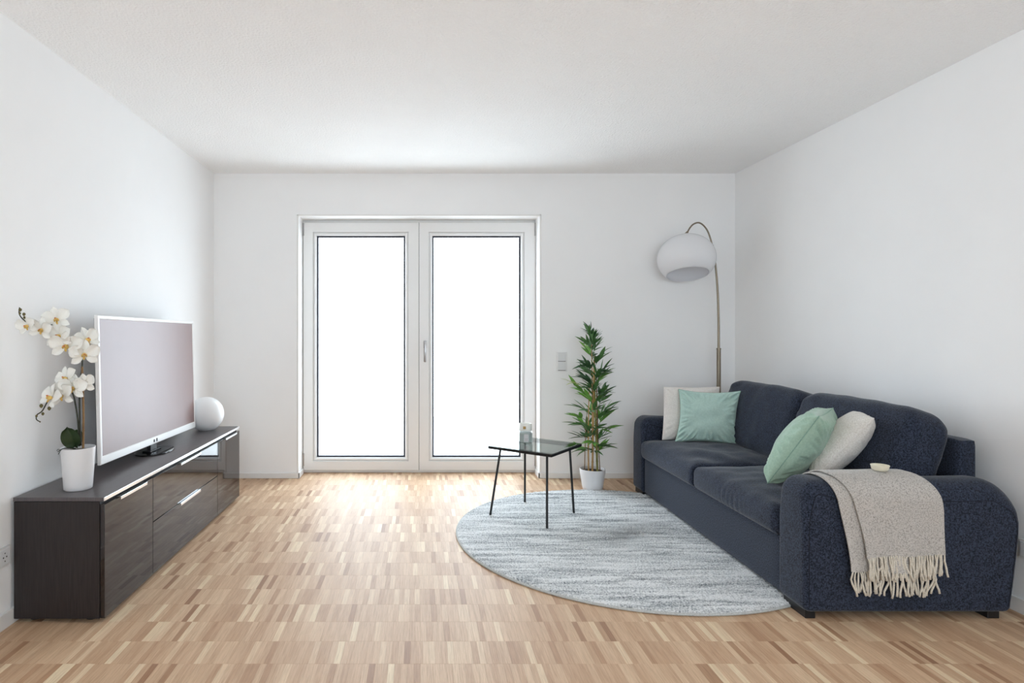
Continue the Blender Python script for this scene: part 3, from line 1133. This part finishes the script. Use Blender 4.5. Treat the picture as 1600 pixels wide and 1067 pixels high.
def tvx(geo):
    return [pc + roll @ (tilt @ (Vector(v) - pc)) for v in geo[0]], geo[1]


def ring_x(y0, y1, z0, z1, a0, a1, b0, b1, x0, x1, bev):
    V, F = frame_ring(y0, y1, z0, z1, a0, a1, b0, b1, 0.0, x1 - x0, bev)
    return [(x1 - v[1], v[0], v[2]) for v in V], F


bez_f = part('bezel', tvx(ring_x(TY0, TY1, TB, TT, TY0 + 0.020, TY1 - 0.016, TB + 0.040, TT - 0.019, TX - 0.004, TX + 0.012, 0.003)), M['tv_white'], tv, smooth=20)
fix_normals(bez_f)
part('back_shell', tvx(merge(box(TX - 0.014, TX - 0.002, TY0 + 0.012, TY1 - 0.012, TB + 0.012, TT - 0.012, 0.004, 2),
                             box(TX - 0.040, TX - 0.018, TY0 + 0.25, TY1 - 0.25, TB + 0.03, TB + 0.40, 0.010, 2))), M['tv_back'], tv, smooth=20)
part('screen', tvx(box(TX - 0.005, TX + 0.0085, TY0 + 0.018, TY1 - 0.014, TB + 0.038, TT - 0.017)), M['screen'], tv, smooth=0)
for my, mh in ((3.462, 0.016), (3.497, 0.018)):
    part('indicator_mark', tvx(box(TX + 0.0105, TX + 0.0135, my - 0.007, my + 0.007, TB + 0.010, TB + 0.010 + mh)), M['hole'], bez_f, smooth=0)
stand = part('stand_base', lathe([(0.0, 0), (0.148, 0), (0.152, 0.003), (0.150, 0.007), (0.0, 0.007)], (0, 0, 0), 48), M['smoke'], tv, label='oval smoked glass stand plate')
for v in stand.data.vertices: v.co.x *= 0.62
stand.location = Vector((TX + 0.012, 3.47, CZ1)) - ORI[tv.name]
part('stand_neck', merge(box(TX - 0.018, TX + 0.006, 3.43, 3.51, CZ1 + 0.006, TB + 0.03, 0.003), box(TX - 0.03, TX + 0.02, 3.40, 3.54, CZ1 + 0.007, CZ1 + 0.014, 0.003)), M['black_plastic'], tv, smooth=20)

# ------------------------------------------------------------------ opal globe lamp behind the television
gc = Vector((-1.494, 4.232, CZ1))
gl_t = thing('globe_lamp', gc, 'white opal glass globe lamp on the cabinet behind the television', 'lamp')
prof = []
gr = 0.119
for i in range(41):
    a = math.radians(-62 + (90 + 62) * i / 40)
    prof.append((max(0.0, gr * math.cos(a)), gr * 0.96 + gr * math.sin(a)))
zlow = prof[0][1]
prof = [(r, z - zlow + 0.004) for r, z in prof]
part('globe', lathe(prof, gc, 48), M['globe'], gl_t, smooth=180)
part('lamp_foot', lathe([(0.0, 0.0), (0.050, 0.0), (0.054, 0.002), (0.056, 0.006), (0.0, 0.006)], gc, 40), M['ceramic'], gl_t)

# ------------------------------------------------------------------ orchid
oc = Vector((-1.497, 2.657, CZ1))
orchid = thing('potted_orchid', oc, 'white moth orchid with two flower sprays in a tapered white pot', 'plant')
pot = part('pot', lathe([(0.0, 0.0), (0.052, 0.0), (0.056, 0.003), (0.0575, 0.02), (0.0685, 0.178), (0.068, 0.182), (0.0655, 0.182), (0.0645, 0.178), (0.062, 0.15), (0.0, 0.15)], oc, 48), M['ceramic'], orchid, smooth=50)
part('soil', lathe([(0.0, 0.168), (0.03, 0.170), (0.05, 0.166), (0.0625, 0.160), (0.0625, 0.15)], oc, 32), M['soil'], orchid, smooth=180)


def opt(px, py):
    """point on the orchid spray, leaning towards the camera as it reaches left"""
    Y = 2.655 - 0.16 * smoothstep(128, 25, px)
    return at(px, py, Y)


spike1 = bez([opt(126, 696), opt(124.5, 640), opt(124, 590), opt(122, 560), opt(113, 541), opt(98, 522), opt(84, 508), opt(68, 508), opt(46, 506), opt(36, 499), opt(30, 490), opt(30.5, 480)], 8)
spike2 = bez([opt(124, 697), opt(122, 660), opt(118, 632), opt(112, 612), opt(98, 608), opt(82, 619), opt(74, 628), opt(66, 642), opt(58, 648), opt(57, 655), opt(62.5, 659)], 8)
spike1 = [p + Vector((0, 0.028 * smoothstep(0.95, 1.08, p.z) * smoothstep(33, 60, 658 + 951 * p.x / p.y), 0)) for p in spike1]
part('flower_stem', tube(spike1, lambda t: 0.0042 - 0.0022 * t, 7), M['stem'], orchid, smooth=180)
part('flower_stem', tube(spike2, lambda t: 0.0040 - 0.0020 * t, 7), M['stem'], orchid, smooth=180)
stake_pts = [opt(130, 700), opt(130.5, 640), opt(128.5, 573)]
part('bamboo_stake', merge(tube(bez(stake_pts, 8), 0.0048, 8), *[tube([opt(130.4, y), opt(130.4, y + 1.6)], 0.0058, 8) for y in (586, 672)]), M['stake'], orchid)


def petal_mesh(name, L, Wd, cup, ruff, seed):
    V, n, m = [], 9, 9
    for i in range(n):
        t = i / (n - 1)
        wd = Wd * (math.sin(min(1, t * 1.04) * math.pi) ** 0.6 * (0.55 + 0.5 * t) if 0 < t < 1 else 0.02)
        for j in range(m):
            s = -1 + 2 * j / (m - 1)
            z = cup * (s * s) * wd * 1.2 + 0.10 * L * math.sin(t * 2.4) + ruff * math.sin(s * 5 + seed + t * 6) * t
            V.append((s * wd, t * L, z))
    F = grid_faces(n, m)
    th = 0.0012
    nn = len(V)
    V2 = [(x, y, z - th) for x, y, z in V]
    FF = F + [tuple(i + nn for i in reversed(q)) for q in F]
    bd = list(range(m)) + [i * m + m - 1 for i in range(1, n)] + [(n - 1) * m + j for j in range(m - 2, -1, -1)] + [i * m for i in range(n - 2, 0, -1)]
    for a, b in zip(bd, bd[1:] + bd[:1]): FF.append((b, a, a + nn, b + nn))
    me = make_mesh(name, V + V2, FF, 180)
    me.materials.append(M['petal'])
    return me


PET_BIG = [petal_mesh('petal', 1.0, 0.54, 0.25, 0.035, s) for s in (0.3, 1.9)]
PET_SM = [petal_mesh('sepal', 1.0, 0.34, 0.22, 0.02, s) for s in (0.8, 2.4)]


def lip_geo(R):
    V, F = lathe([(0.001, 0.0), (0.10 * R, 0.06 * R), (0.13 * R, 0.20 * R), (0.09 * R, 0.34 * R), (0.001, 0.40 * R)], (0, 0, 0), 10)
    lobes = []
    for sx in (-1, 1):
        c = Vector((sx * 0.13 * R, -0.06 * R, 0.20 * R))
        v, f = lathe([(0.001, -0.10 * R), (0.07 * R, -0.06 * R), (0.09 * R, 0.03 * R), (0.05 * R, 0.13 * R), (0.001, 0.16 * R)], (0, 0, 0), 8)
        lobes.append(([Vector((p.x * 0.5, p.y * 1.3, p.z)) + c for p in v], f))
    c = Vector((0, -0.22 * R, 0.16 * R))
    v, f = lathe([(0.001, -0.05 * R), (0.08 * R, 0.0), (0.06 * R, 0.07 * R), (0.001, 0.09 * R)], (0, 0, 0), 8)
    lobes.append(([Vector((p.x, p.y * 2.0, p.z)) + c for p in v], f))
    return merge((V, F), *lobes)


frnd = random.Random(21)


def flower(px, py, dia_px, face, roll_=0.0, dY=0.0):
    p = opt(px, py)
    p.y += dY
    p.x = max(p.x, XL + 0.055)
    R = dia_px * 1.22 / 2 / 951 * p.y
    z = Vector(face).normalized()
    x = Vector((0, 0, 1)).cross(z).normalized()
    y = z.cross(x)
    rot = Matrix((x, y, z)).transposed() @ Matrix.Rotation(math.radians(roll_), 3, 'Z')
    geo = lip_geo(R)
    o = part('flower', ([rot @ v + p for v in geo[0]], geo[1]), M['lip'], orchid, smooth=180, origin=p, label='yellow orchid centre with white petals')
    for ang, me, sc in ((0, PET_SM[0], 0.98), (122, PET_SM[1], 0.95), (-122, PET_SM[0], 0.95), (64, PET_BIG[0], 1.04), (-64, PET_BIG[1], 1.04)):
        q = bpy.data.objects.new(me.name.split('.')[0], me)
        COL.objects.link(q)
        q.parent = o
        tiltf = Matrix.Rotation(math.radians(frnd.uniform(-4, 16)), 3, 'X')
        m3 = rot @ Matrix.Rotation(math.radians(ang + frnd.uniform(-6, 6)), 3, 'Z') @ tiltf
        zo = 0.002 if me in PET_BIG else -0.001
        q.matrix_local = Matrix.Translation(m3 @ Vector((0, 0.03 * R, zo))) @ m3.to_4x4() @ Matrix.Scale(R * sc, 4)
    col = lathe([(0.001, 0.30 * R), (0.055 * R, 0.33 * R), (0.06 * R, 0.42 * R), (0.001, 0.48 * R)], (0, 0, 0), 8)
    part('column', ([rot @ (v + Vector((0, 0.05 * R, 0))) + p for v in col[0]], col[1]), M['column'], o, smooth=180)


FL = [(44, 509, 30, (-0.2, -1.0, -0.15), 10, 0.00), (68, 515, 33, (0.1, -1.0, -0.1), -8, -0.01), (87, 500, 35, (0.25, -1, 0.25), 14, 0.01),
      (98, 525, 40, (-0.05, -1, 0.0), 5, -0.02), (113, 539, 42, (0.1, -1, -0.25), -6, -0.04), (131, 532, 36, (0.8, -0.45, 0.3), 20, 0.015),
      (135, 553, 38, (0.55, -0.8, -0.15), 0, -0.02),
      (105, 592, 34, (-0.35, -0.9, 0.3), 20, 0.00), (119, 605, 36, (0.3, -1, -0.05), -12, -0.025), (129, 601, 32, (0.85, -0.6, 0.0), 10, 0.0),
      (101, 617, 38, (-0.25, -1, -0.1), 15, -0.015), (84, 622, 38, (-0.5, -0.85, 0.45), -10, -0.01)]
for f in FL: flower(*f)


def bud(px, py, r):
    c = opt(px, py)
    c.x = max(c.x, XL + 0.03)
    V, F = lathe([(0.0005, -1.2 * r), (0.6 * r, -0.85 * r), (r, 0), (0.75 * r, 0.75 * r), (0.0005, 1.15 * r)], c, 10)
    part('bud', (V, F), M['bud'], orchid, smooth=180)


for b in ((31.6, 484, 0.0065), (31.0, 489.5, 0.0045), (37.5, 491, 0.0062), (38.3, 496, 0.005), (64.5, 634, 0.0075), (77, 638, 0.0075), (67, 646.5, 0.006), (57, 650, 0.005), (62.5, 659, 0.003)):
    bud(*b)


def broad_leaf(base, tip, width, bulge, name='leaf'):
    base, tip = Vector(base), Vector(tip)
    ax = tip - base
    side = ax.cross(Vector((0.25, -1, 0.1))).normalized()
    nn = side.cross(ax).normalized()
    V, n, m = [], 14, 9
    for i in range(n):
        t = i / (n - 1)
        wd = width * (0.25 + 0.75 * math.sin(min(1.0, t * 1.0 + 0.02) * math.pi) ** 0.55) if t < 0.98 else width * 0.08
        if t < 0.15: wd = width * (0.25 + 2.2 * t)
        for j in range(m):
            s = -1 + 2 * j / (m - 1)
            V.append(base + ax * t + side * (s * wd) + nn * (bulge * math.sin(t * math.pi) - 0.010 * (1 - abs(s)) ** 2 + 0.01 * s * s))
    F = grid_faces(n, m)
    nnv = len(V)
    V2 = [v - nn * 0.0016 for v in V]
    return V + V2, F + [tuple(i + nnv for i in reversed(q)) for q in F]


part('leaf', broad_leaf(at(118, 698, 2.63), at(104, 668, 2.60), 0.036, 0.008), M['orchid_leaf'], orchid, smooth=180, label='dark green oval leaf')
part('leaf', broad_leaf(at(120, 699, 2.66), at(122, 672, 2.70), 0.026, 0.006), M['orchid_leaf'], orchid, smooth=180, label='dark green oval leaf')
part('root', merge(tube(bez([at(118, 701, 2.63), at(104, 700, 2.60), at(96, 702, 2.595), at(90, 706, 2.595)], 5), lambda t: 0.0028 - 0.0015 * t, 6),
                   tube(bez([at(96, 702, 2.595), at(92.5, 707, 2.59), at(91, 710, 2.588)], 4), 0.0014, 5),
                   tube(bez([at(94, 703.5, 2.595), at(91, 702, 2.59), at(88.5, 704.5, 2.588)], 4), 0.0013, 5)), M['stem'], orchid, label='thin aerial roots')

# ------------------------------------------------------------------ glass side table
tc = Vector((0.752, 4.005, 0))
TH = 0.462
ta = math.atan2(0.34, 0.265)
tu, tw = Vector((math.cos(ta), math.sin(ta), 0)), Vector((-math.sin(ta), math.cos(ta), 0))
hs = 0.225
table = thing('side_table', (tc.x, tc.y, RT), 'square glass side table with thin black splayed legs standing on the rug', 'table')


def tp(a, b, z): return tc + tu * a + tw * b + Vector((0, 0, z))


def obox(a0, a1, b0, b1, z0, z1, bev=0.0):
    g = box(a0, a1, b0, b1, z0, z1, bev)
    return [tp(v.x, v.y, v.z) for v in g[0]], g[1]


fw = 0.010
part('frame', merge(obox(-hs, hs, -hs, -hs + fw, TH - 0.020, TH - 0.004, 0.001), obox(-hs, hs, hs - fw, hs, TH - 0.020, TH - 0.004, 0.001),
                    obox(-hs, -hs + fw, -hs + fw, hs - fw, TH - 0.020, TH - 0.004, 0.001), obox(hs - fw, hs, -hs + fw, hs - fw, TH - 0.020, TH - 0.004, 0.001)), M['black'], table, smooth=20)
part('glass_top', obox(-hs + 0.001, hs - 0.001, -hs + 0.001, hs - 0.001, TH - 0.004, TH, 0.0008), M['table_glass'], table, smooth=0)
feet = {(-1, -1): (0.761, 3.68), (-1, 1): (0.448, 3.945), (1, -1): (1.001, 3.989), (1, 1): (0.722, 4.236)}
for (sa, sb), (fx, fy) in feet.items():
    top_p = tp(sa * (hs - 0.006) * 0.80, sb * (hs - 0.006), TH - 0.012) if True else None
    top_p = tp(sa * 0.165, sb * 0.165, TH - 0.014)
    foot = Vector((fx, fy, RT - 0.001))
    part('leg', tube([top_p, top_p.lerp(foot, 0.5), foot], 0.0075, 10), M['black'], table)
# cross bars carrying the legs just under the glass
part('cross_bar', merge(*[obox(sa * 0.165 - 0.006, sa * 0.165 + 0.006, -hs + fw, hs - fw, TH - 0.018, TH - 0.008) for sa in (-1, 1)]), M['black'], table, smooth=0)

# ------------------------------------------------------------------ candle jar
jc = Vector((0.700, 4.085, TH))
jar = thing('candle_jar', jc, 'grey scented candle in a faceted glass jar with milky lid on the side table', 'candle')


def octo(profile, c, n=8, rot=22.5, wide=1.0):
    V, F = [], []
    for r, z in profile:
        for q in range(n):
            a = math.radians(rot + 360 / n * q)
            V.append(Vector((c[0] + r * math.cos(a), c[1] + r * math.sin(a), c[2] + z)))
    for i in range(len(profile) - 1):
        for q in range(n):
            l = (q + 1) % n
            F.append((i * n + q, i * n + l, (i + 1) * n + l, (i + 1) * n + q))
    F.append(tuple(range(n - 1, -1, -1)))
    F.append(tuple((len(profile) - 1) * n + q for q in range(n)))
    return V, F


part('wax', octo([(0.042, 0.004), (0.0455, 0.010), (0.0455, 0.062), (0.040, 0.068)], jc), M['wax'], jar, smooth=20)
part('glass_body', octo([(0.044, 0.0), (0.048, 0.006), (0.048, 0.068), (0.042, 0.078), (0.041, 0.082)], jc), M['jar_glass'], jar, smooth=20)
part('lid', lathe([(0.0, 0.080), (0.040, 0.080), (0.043, 0.084), (0.043, 0.122), (0.040, 0.127), (0.036, 0.125), (0.033, 0.118), (0.0, 0.116)], jc, 32), M['jar_lid'], jar, smooth=40)
lab = part('label', box(jc.x - 0.017, jc.x + 0.012, jc.y - 0.0462, jc.y - 0.0446, jc.z + 0.012, jc.z + 0.060, 0.0004), M['jar_label'], jar, smooth=0, label='pale paper label with mauve print')
part('print', merge(*[tube([(jc.x - 0.013 + 0.0022 * q, jc.y - 0.0465, jc.z + zz_ + 0.0022 * math.sin(q * 1.9 + zz_ * 900)) for q in range(11)], 0.0009, 4) for zz_ in (0.020, 0.030)]), M['jar_print'], lab, smooth=0)
part('gold_mark', box(jc.x - 0.022, jc.x - 0.004, jc.y - 0.0432, jc.y - 0.0385, jc.z + 0.094, jc.z + 0.112, 0.0005), M['gold'], jar, smooth=0)

# ------------------------------------------------------------------ bamboo plant
bc = Vector((1.305, 4.635, 0))
plant = thing('potted_bamboo', bc, 'tall leafy bamboo plant in a round white pot beside the sofa', 'plant')
part('pot', lathe([(0.0, 0.0), (0.066, 0.0), (0.071, 0.003), (0.078, 0.03), (0.094, 0.135), (0.0965, 0.155), (0.0955, 0.160), (0.092, 0.160), (0.0905, 0.155), (0.088, 0.13), (0.0, 0.13)], bc, 48), M['ceramic'], plant, smooth=50)
part('soil', lathe([(0.0, 0.144), (0.05, 0.146), (0.0885, 0.140), (0.0885, 0.13)], bc, 32), M['soil'], plant, smooth=180)


def leaf_mesh(mat, bend, seed):
    r = random.Random(seed)
    V, n = [], 8
    for i in range(n):
        t = i / (n - 1)
        wd = 0.115 * (math.sin(math.pi * t ** 0.75) ** 0.9 if 0 < t < 1 else 0.02)
        z = -bend * t * t
        V += [(-wd, t, z + 0.03 * wd / 0.105), (0, t, z), (wd, t, z + 0.03 * wd / 0.105)]
    F = grid_faces(n, 3)
    nn = len(V)
    V2 = [(x, y, z - 0.006) for x, y, z in V]
    me = make_mesh('leaf', V + V2, F + [tuple(i + nn for i in reversed(q)) for q in F], 180)
    me.materials.append(mat)
    return me


LEAVES = {k: [leaf_mesh(M[k], b, i) for i, b in enumerate((0.05, 0.16, 0.28))] for k in ('leaf', 'leaf_dark', 'leaf_bright', 'leaf_pale')}
prn = random.Random(4)
canes = []
cane_px = [(-0.055, 0.02, 0.62, 0.0035, 'stake'), (-0.038, -0.03, 0.80, 0.006, 'cane'), (-0.014, -0.045, 0.98, 0.0075, 'cane'), (0.004, 0.01, 1.12, 0.0065, 'cane'),
           (0.028, -0.035, 1.02, 0.0085, 'cane_green'), (0.042, 0.02, 0.86, 0.0065, 'stake'), (0.060, 0.01, 0.60, 0.0035, 'stake')]
for dx, dy, h, r, mk in cane_px:
    b = bc + Vector((dx, dy, 0.135))
    topp = bc + Vector((dx * 0.55 + prn.uniform(-0.012, 0.012), dy * 0.6, h))
    midp = b.lerp(topp, 0.5) + Vector((prn.uniform(-0.006, 0.006), prn.uniform(-0.006, 0.006), 0))
    path = bez([b, midp, topp], 10)
    gs = [tube(path, lambda t, r=r: r * (1 - 0.45 * t), 8)]
    for q in range(2, len(path) - 1, 3):
        gs.append(tube([path[q] - Vector((0, 0, 0.003)), path[q] + Vector((0, 0, 0.003))], r * 1.18 * (1 - 0.45 * q / len(path)), 8))
    o = part('cane', merge(*gs), M[mk], plant, smooth=60)
    canes.append((o, path, h))


def reach(z):
    T = [(0.27, 0.13), (0.36, 0.19), (0.46, 0.22), (0.62, 0.225), (0.70, 0.18), (0.84, 0.16), (0.95, 0.13), (1.05, 0.11), (1.14, 0.08), (1.20, 0.06)]
    if z <= T[0][0]: return T[0][1]
    for (a, ra), (b, rb) in zip(T, T[1:]):
        if z <= b: return lerp(ra, rb, (z - a) / (b - a))
    return T[-1][1]


leafcount = 0


def add_leaf(cane, pos, direc, L, kind):
    global leafcount
    me = LEAVES[kind][prn.randrange(3)]
    o = bpy.data.objects.new('leaf', me)
    COL.objects.link(o)
    o.parent = cane
    y = direc.normalized()
    x = y.cross(Vector((prn.uniform(-0.5, 0.5), prn.uniform(-0.5, 0.5), 1))).normalized()
    z = x.cross(y)
    m3 = Matrix((x, y, z)).transposed()
    o.matrix_local = Matrix.Translation(pos - ORI[cane.name]) @ m3.to_4x4() @ Matrix.Scale(L, 4)
    leafcount += 1


def spray(cane, start, direc, length, nl, kind, LL):
    direc = direc.normalized()
    end = start + direc * length + Vector((0, 0, -0.012 if length > 0.08 else 0.0))
    pts = bez([start, start.lerp(end, 0.5) + Vector((0, 0, 0.006)), end], 4)
    part('twig', tube(pts, 0.0016, 5), M['leaf_dark'] if kind != 'leaf_pale' else M['leaf_pale'], cane, smooth=180)
    side = direc.cross(Vector((0, 0, 1)))
    if side.length < 0.05: side = Vector((1, 0, 0))
    side.normalize()
    upv = side.cross(direc)
    for q in range(nl):
        t = 0.35 + 0.65 * (q + 1) / nl
        p = pts[min(len(pts) - 1, int(t * (len(pts) - 1)))]
        sgn = -1 if q % 2 else 1
        spread = 0.75 * (1 - 0.75 * (q / max(1, nl - 1)))
        d = direc + side * (sgn * spread) + upv * prn.uniform(-0.35, 0.30)
        add_leaf(cane, p, d, LL * prn.uniform(0.8, 1.15), kind)


NS = 56
for q in range(NS):
    f = (q + 0.5) / NS
    z = 0.27 + 0.88 * f ** 1.22
    ok = [c for c in canes if c[2] > z - 0.02] or [canes[3]]
    cn = prn.choice(ok)
    path = cn[1]
    p = min(path, key=lambda v: abs(v.z - z))
    az = q * 2.399963 + prn.uniform(-0.3, 0.3)
    Rr = reach(z)
    el = math.radians(prn.uniform(18, 58)) if z > 0.42 else math.radians(prn.uniform(5, 45))
    if z > 1.02: el = math.radians(prn.uniform(45, 75))
    dh = Vector((math.cos(az), math.sin(az) * 0.8, 0))
    d = dh * math.cos(el) + Vector((0, 0, math.sin(el)))
    LL = 0.118 if z < 0.95 else 0.092
    ctr = bc.xy - p.xy
    ln = max(0.015, Rr / max(0.45, math.cos(el)) - LL * 0.95 - dh.xy.dot(p.xy - bc.xy))
    ln = min(ln, 0.13)
    kind = prn.choices(('leaf', 'leaf_dark', 'leaf_bright'), (0.5, 0.30, 0.20))[0]
    if 0.58 < z < 0.72 and dh.x < 0.2: kind = prn.choice(('leaf_bright', 'leaf'))
    spray(cn[0], p, d, ln, 5, kind, LL)
# crown tips
cn = canes[3]
tipp = cn[1][-1]
for q in range(9):
    az = q * 2.4
    add_leaf(cn[0], tipp + Vector((0, 0, 0.012 * (q % 3))), Vector((math.cos(az) * 0.45, math.sin(az) * 0.4, 1)), 0.09, 'leaf_dark' if q % 2 else 'leaf')
# the pale spray that reaches left towards the light switch
cp = min(canes[1][1], key=lambda v: abs(v.z - 0.77))
spray(canes[1][0], cp, Vector((-0.9, -0.12, 0.42)), 0.17, 5, 'leaf_pale', 0.085)

# ------------------------------------------------------------------ arc floor lamp
LY = 4.78
lamp = thing('arc_floor_lamp', (2.335, LY, 0), 'arched satin nickel floor lamp with white dome shade behind the sofa', 'lamp')
LX = 2.337
part('base', lathe([(0.0, 0.0), (0.125, 0.0), (0.128, 0.004), (0.128, 0.024), (0.122, 0.030), (0.02, 0.032), (0.0, 0.032)], (LX, LY, 0), 40), M['nickel'], lamp)
pz = at(1123, 545, LY).z
part('pole', merge(tube([(LX, LY, 0.03), (LX, LY, 0.6), (LX, LY, pz)], 0.0155, 16), tube([(LX, LY, pz - 0.004), (LX, LY, pz + 0.006)], 0.0175, 16)), M['nickel'], lamp)
arc_pts = [Vector((LX, LY, pz - 0.05)), at(1122.7, 500, LY), at(1121.3, 455, LY), at(1118, 415, LY), at(1113.5, 386, LY), at(1107, 364, LY), at(1100, 353, LY - 0.005), at(1092, 348, LY - 0.01), at(1084, 350, LY - 0.015), at(1078, 356, LY - 0.02), at(1073.5, 364, LY - 0.02)]
arcp = bez(arc_pts, 8)
kj = min(range(len(arcp)), key=lambda i: abs(arcp[i].z - at(0, 386, LY).z) + (9 if arcp[i].x < at(1105, 0, LY).x else 0))
arm_o = part('arc_arm', merge(tube(arcp[:kj + 1], lambda t: 0.0100 - 0.0035 * t, 12), tube(arcp[kj:], 0.0062, 12)), M['nickel'], lamp, smooth=60)
part('joint', tube([arcp[kj - 1], arcp[kj + 1]], 0.0105, 12), M['nickel'], arm_o)
tipL = arcp[-1]
sc_ = at(1072, 402, LY - 0.02)
sc_.z = tipL.z - 0.20
tl = Matrix.Rotation(math.radians(19), 3, 'X') @ Matrix.Rotation(math.radians(0), 3, 'Y')
tl = Matrix.Rotation(math.radians(-17), 3, 'X') @ Matrix.Rotation(math.radians(2), 3, 'Y')
Rs, Hs = 0.2165, 0.192
prof_o = []
for i in range(37):
    a = math.radians(90 - (90 + 44) * i / 36)
    prof_o.append((max(0.0005, Rs * math.cos(a)), Hs * math.sin(a)))
prof_i = [(max(0.0004, r - 0.005), z - (0.005 if z > 0.1 else 0.0)) for r, z in reversed(prof_o)]
shade = part('shade', lathe(prof_o + prof_i, sc_, 64, tl), M['shade'], lamp, smooth=180, label='glossy white dome shade')
fix_normals(shade)
part('shade_mount', merge(tube([tipL + Vector((0.004, 0, 0.008)), sc_ + tl @ Vector((0, 0, Hs + 0.004))], 0.009, 12), lathe([(0.0, 0.0), (0.018, 0.0), (0.016, 0.008), (0.0, 0.010)], sc_ + tl @ Vector((0, 0, Hs - 0.001)), 20, tl)), M['nickel'], lamp)
part('bulb', merge(lathe([(0.0, -0.105), (0.02, -0.10), (0.032, -0.08), (0.034, -0.06), (0.026, -0.035), (0.015, -0.015), (0.014, 0.0)], sc_ + tl @ Vector((0, 0, 0.12)), 20, tl),
                   lathe([(0.018, 0.0), (0.018, 0.06), (0.0, 0.062)], sc_ + tl @ Vector((0, 0, 0.12)), 20, tl)), M['globe'], lamp, smooth=50)

# ------------------------------------------------------------------ light switch and sockets
sw_a, sw_b = at(869.5, 580, YB), at(886, 550, YB)
swt = thing('light_switch', ((sw_a.x + sw_b.x) / 2, YB, sw_a.z), 'white double light switch on the back wall beside the bamboo', 'switch')
part('plate', box(sw_a.x, sw_b.x, YB - 0.008, YB, sw_a.z, sw_b.z, 0.002, 2), M['plate'], swt, smooth=20)
hm = (sw_b.z - sw_a.z) / 2
for q in range(2):
    z0 = sw_a.z + 0.010 + q * (hm - 0.004)
    part('rocker', merge(box(sw_a.x + 0.011, sw_b.x - 0.013, YB - 0.0115, YB - 0.006, z0, z0 + hm - 0.012, 0.0015)), M['rocker'], swt, smooth=20)
    part('rocker_gap', box(sw_a.x + 0.011, sw_b.x - 0.013, YB - 0.0088, YB - 0.007, z0 - 0.004, z0 + 0.001), M['sealline'], swt, smooth=0)


def socket_plate(name, x, sgn, y0, y1, z0, z1, n, label):
    t = thing(name, (x, (y0 + y1) / 2, z0), label, 'socket')
    xa, xb = sorted((x, x + sgn * 0.009))
    part('plate', box(xa, xb, y0, y1, z0, z1, 0.002, 2), M['plate'], t, smooth=20)
    w = (y1 - y0) / n
    for q in range(n):
        yc, zc = y0 + w * (q + 0.5), (z0 + z1) / 2
        ins = 0.026
        xa2, xb2 = sorted((x + sgn * 0.006, x + sgn * 0.0125))
        so = part('insert', frame_like(xa2, xb2, yc, zc, 0.031), M['rocker'], t, smooth=20)
        hole = []
        for dy, dz, r in ((-0.0095, 0, 0.0034), (0.0095, 0, 0.0034), (0, 0.016, 0.0028), (0, -0.016, 0.0028)):
            hole.append(tube([(x + sgn * 0.0118, yc + dy, zc + dz), (x + sgn * 0.0130, yc + dy, zc + dz)], r, 10))
        part('contact_hole', merge(*hole), M['hole'], so)
    return t


def frame_like(xa, xb, yc, zc, h):
    return box(xa, xb, yc - h, yc + h, zc - h, zc + h, 0.002, 2)


socket_plate('wall_socket', XL, 1, 2.35, 2.508, 0.253, 0.332, 2, 'white double wall socket low on the left wall beside the cabinet')
socket_plate('wall_socket', XR, -1, 2.455, 2.615, 0.238, 0.320, 2, 'white wall socket low on the right wall beyond the sofa arm')
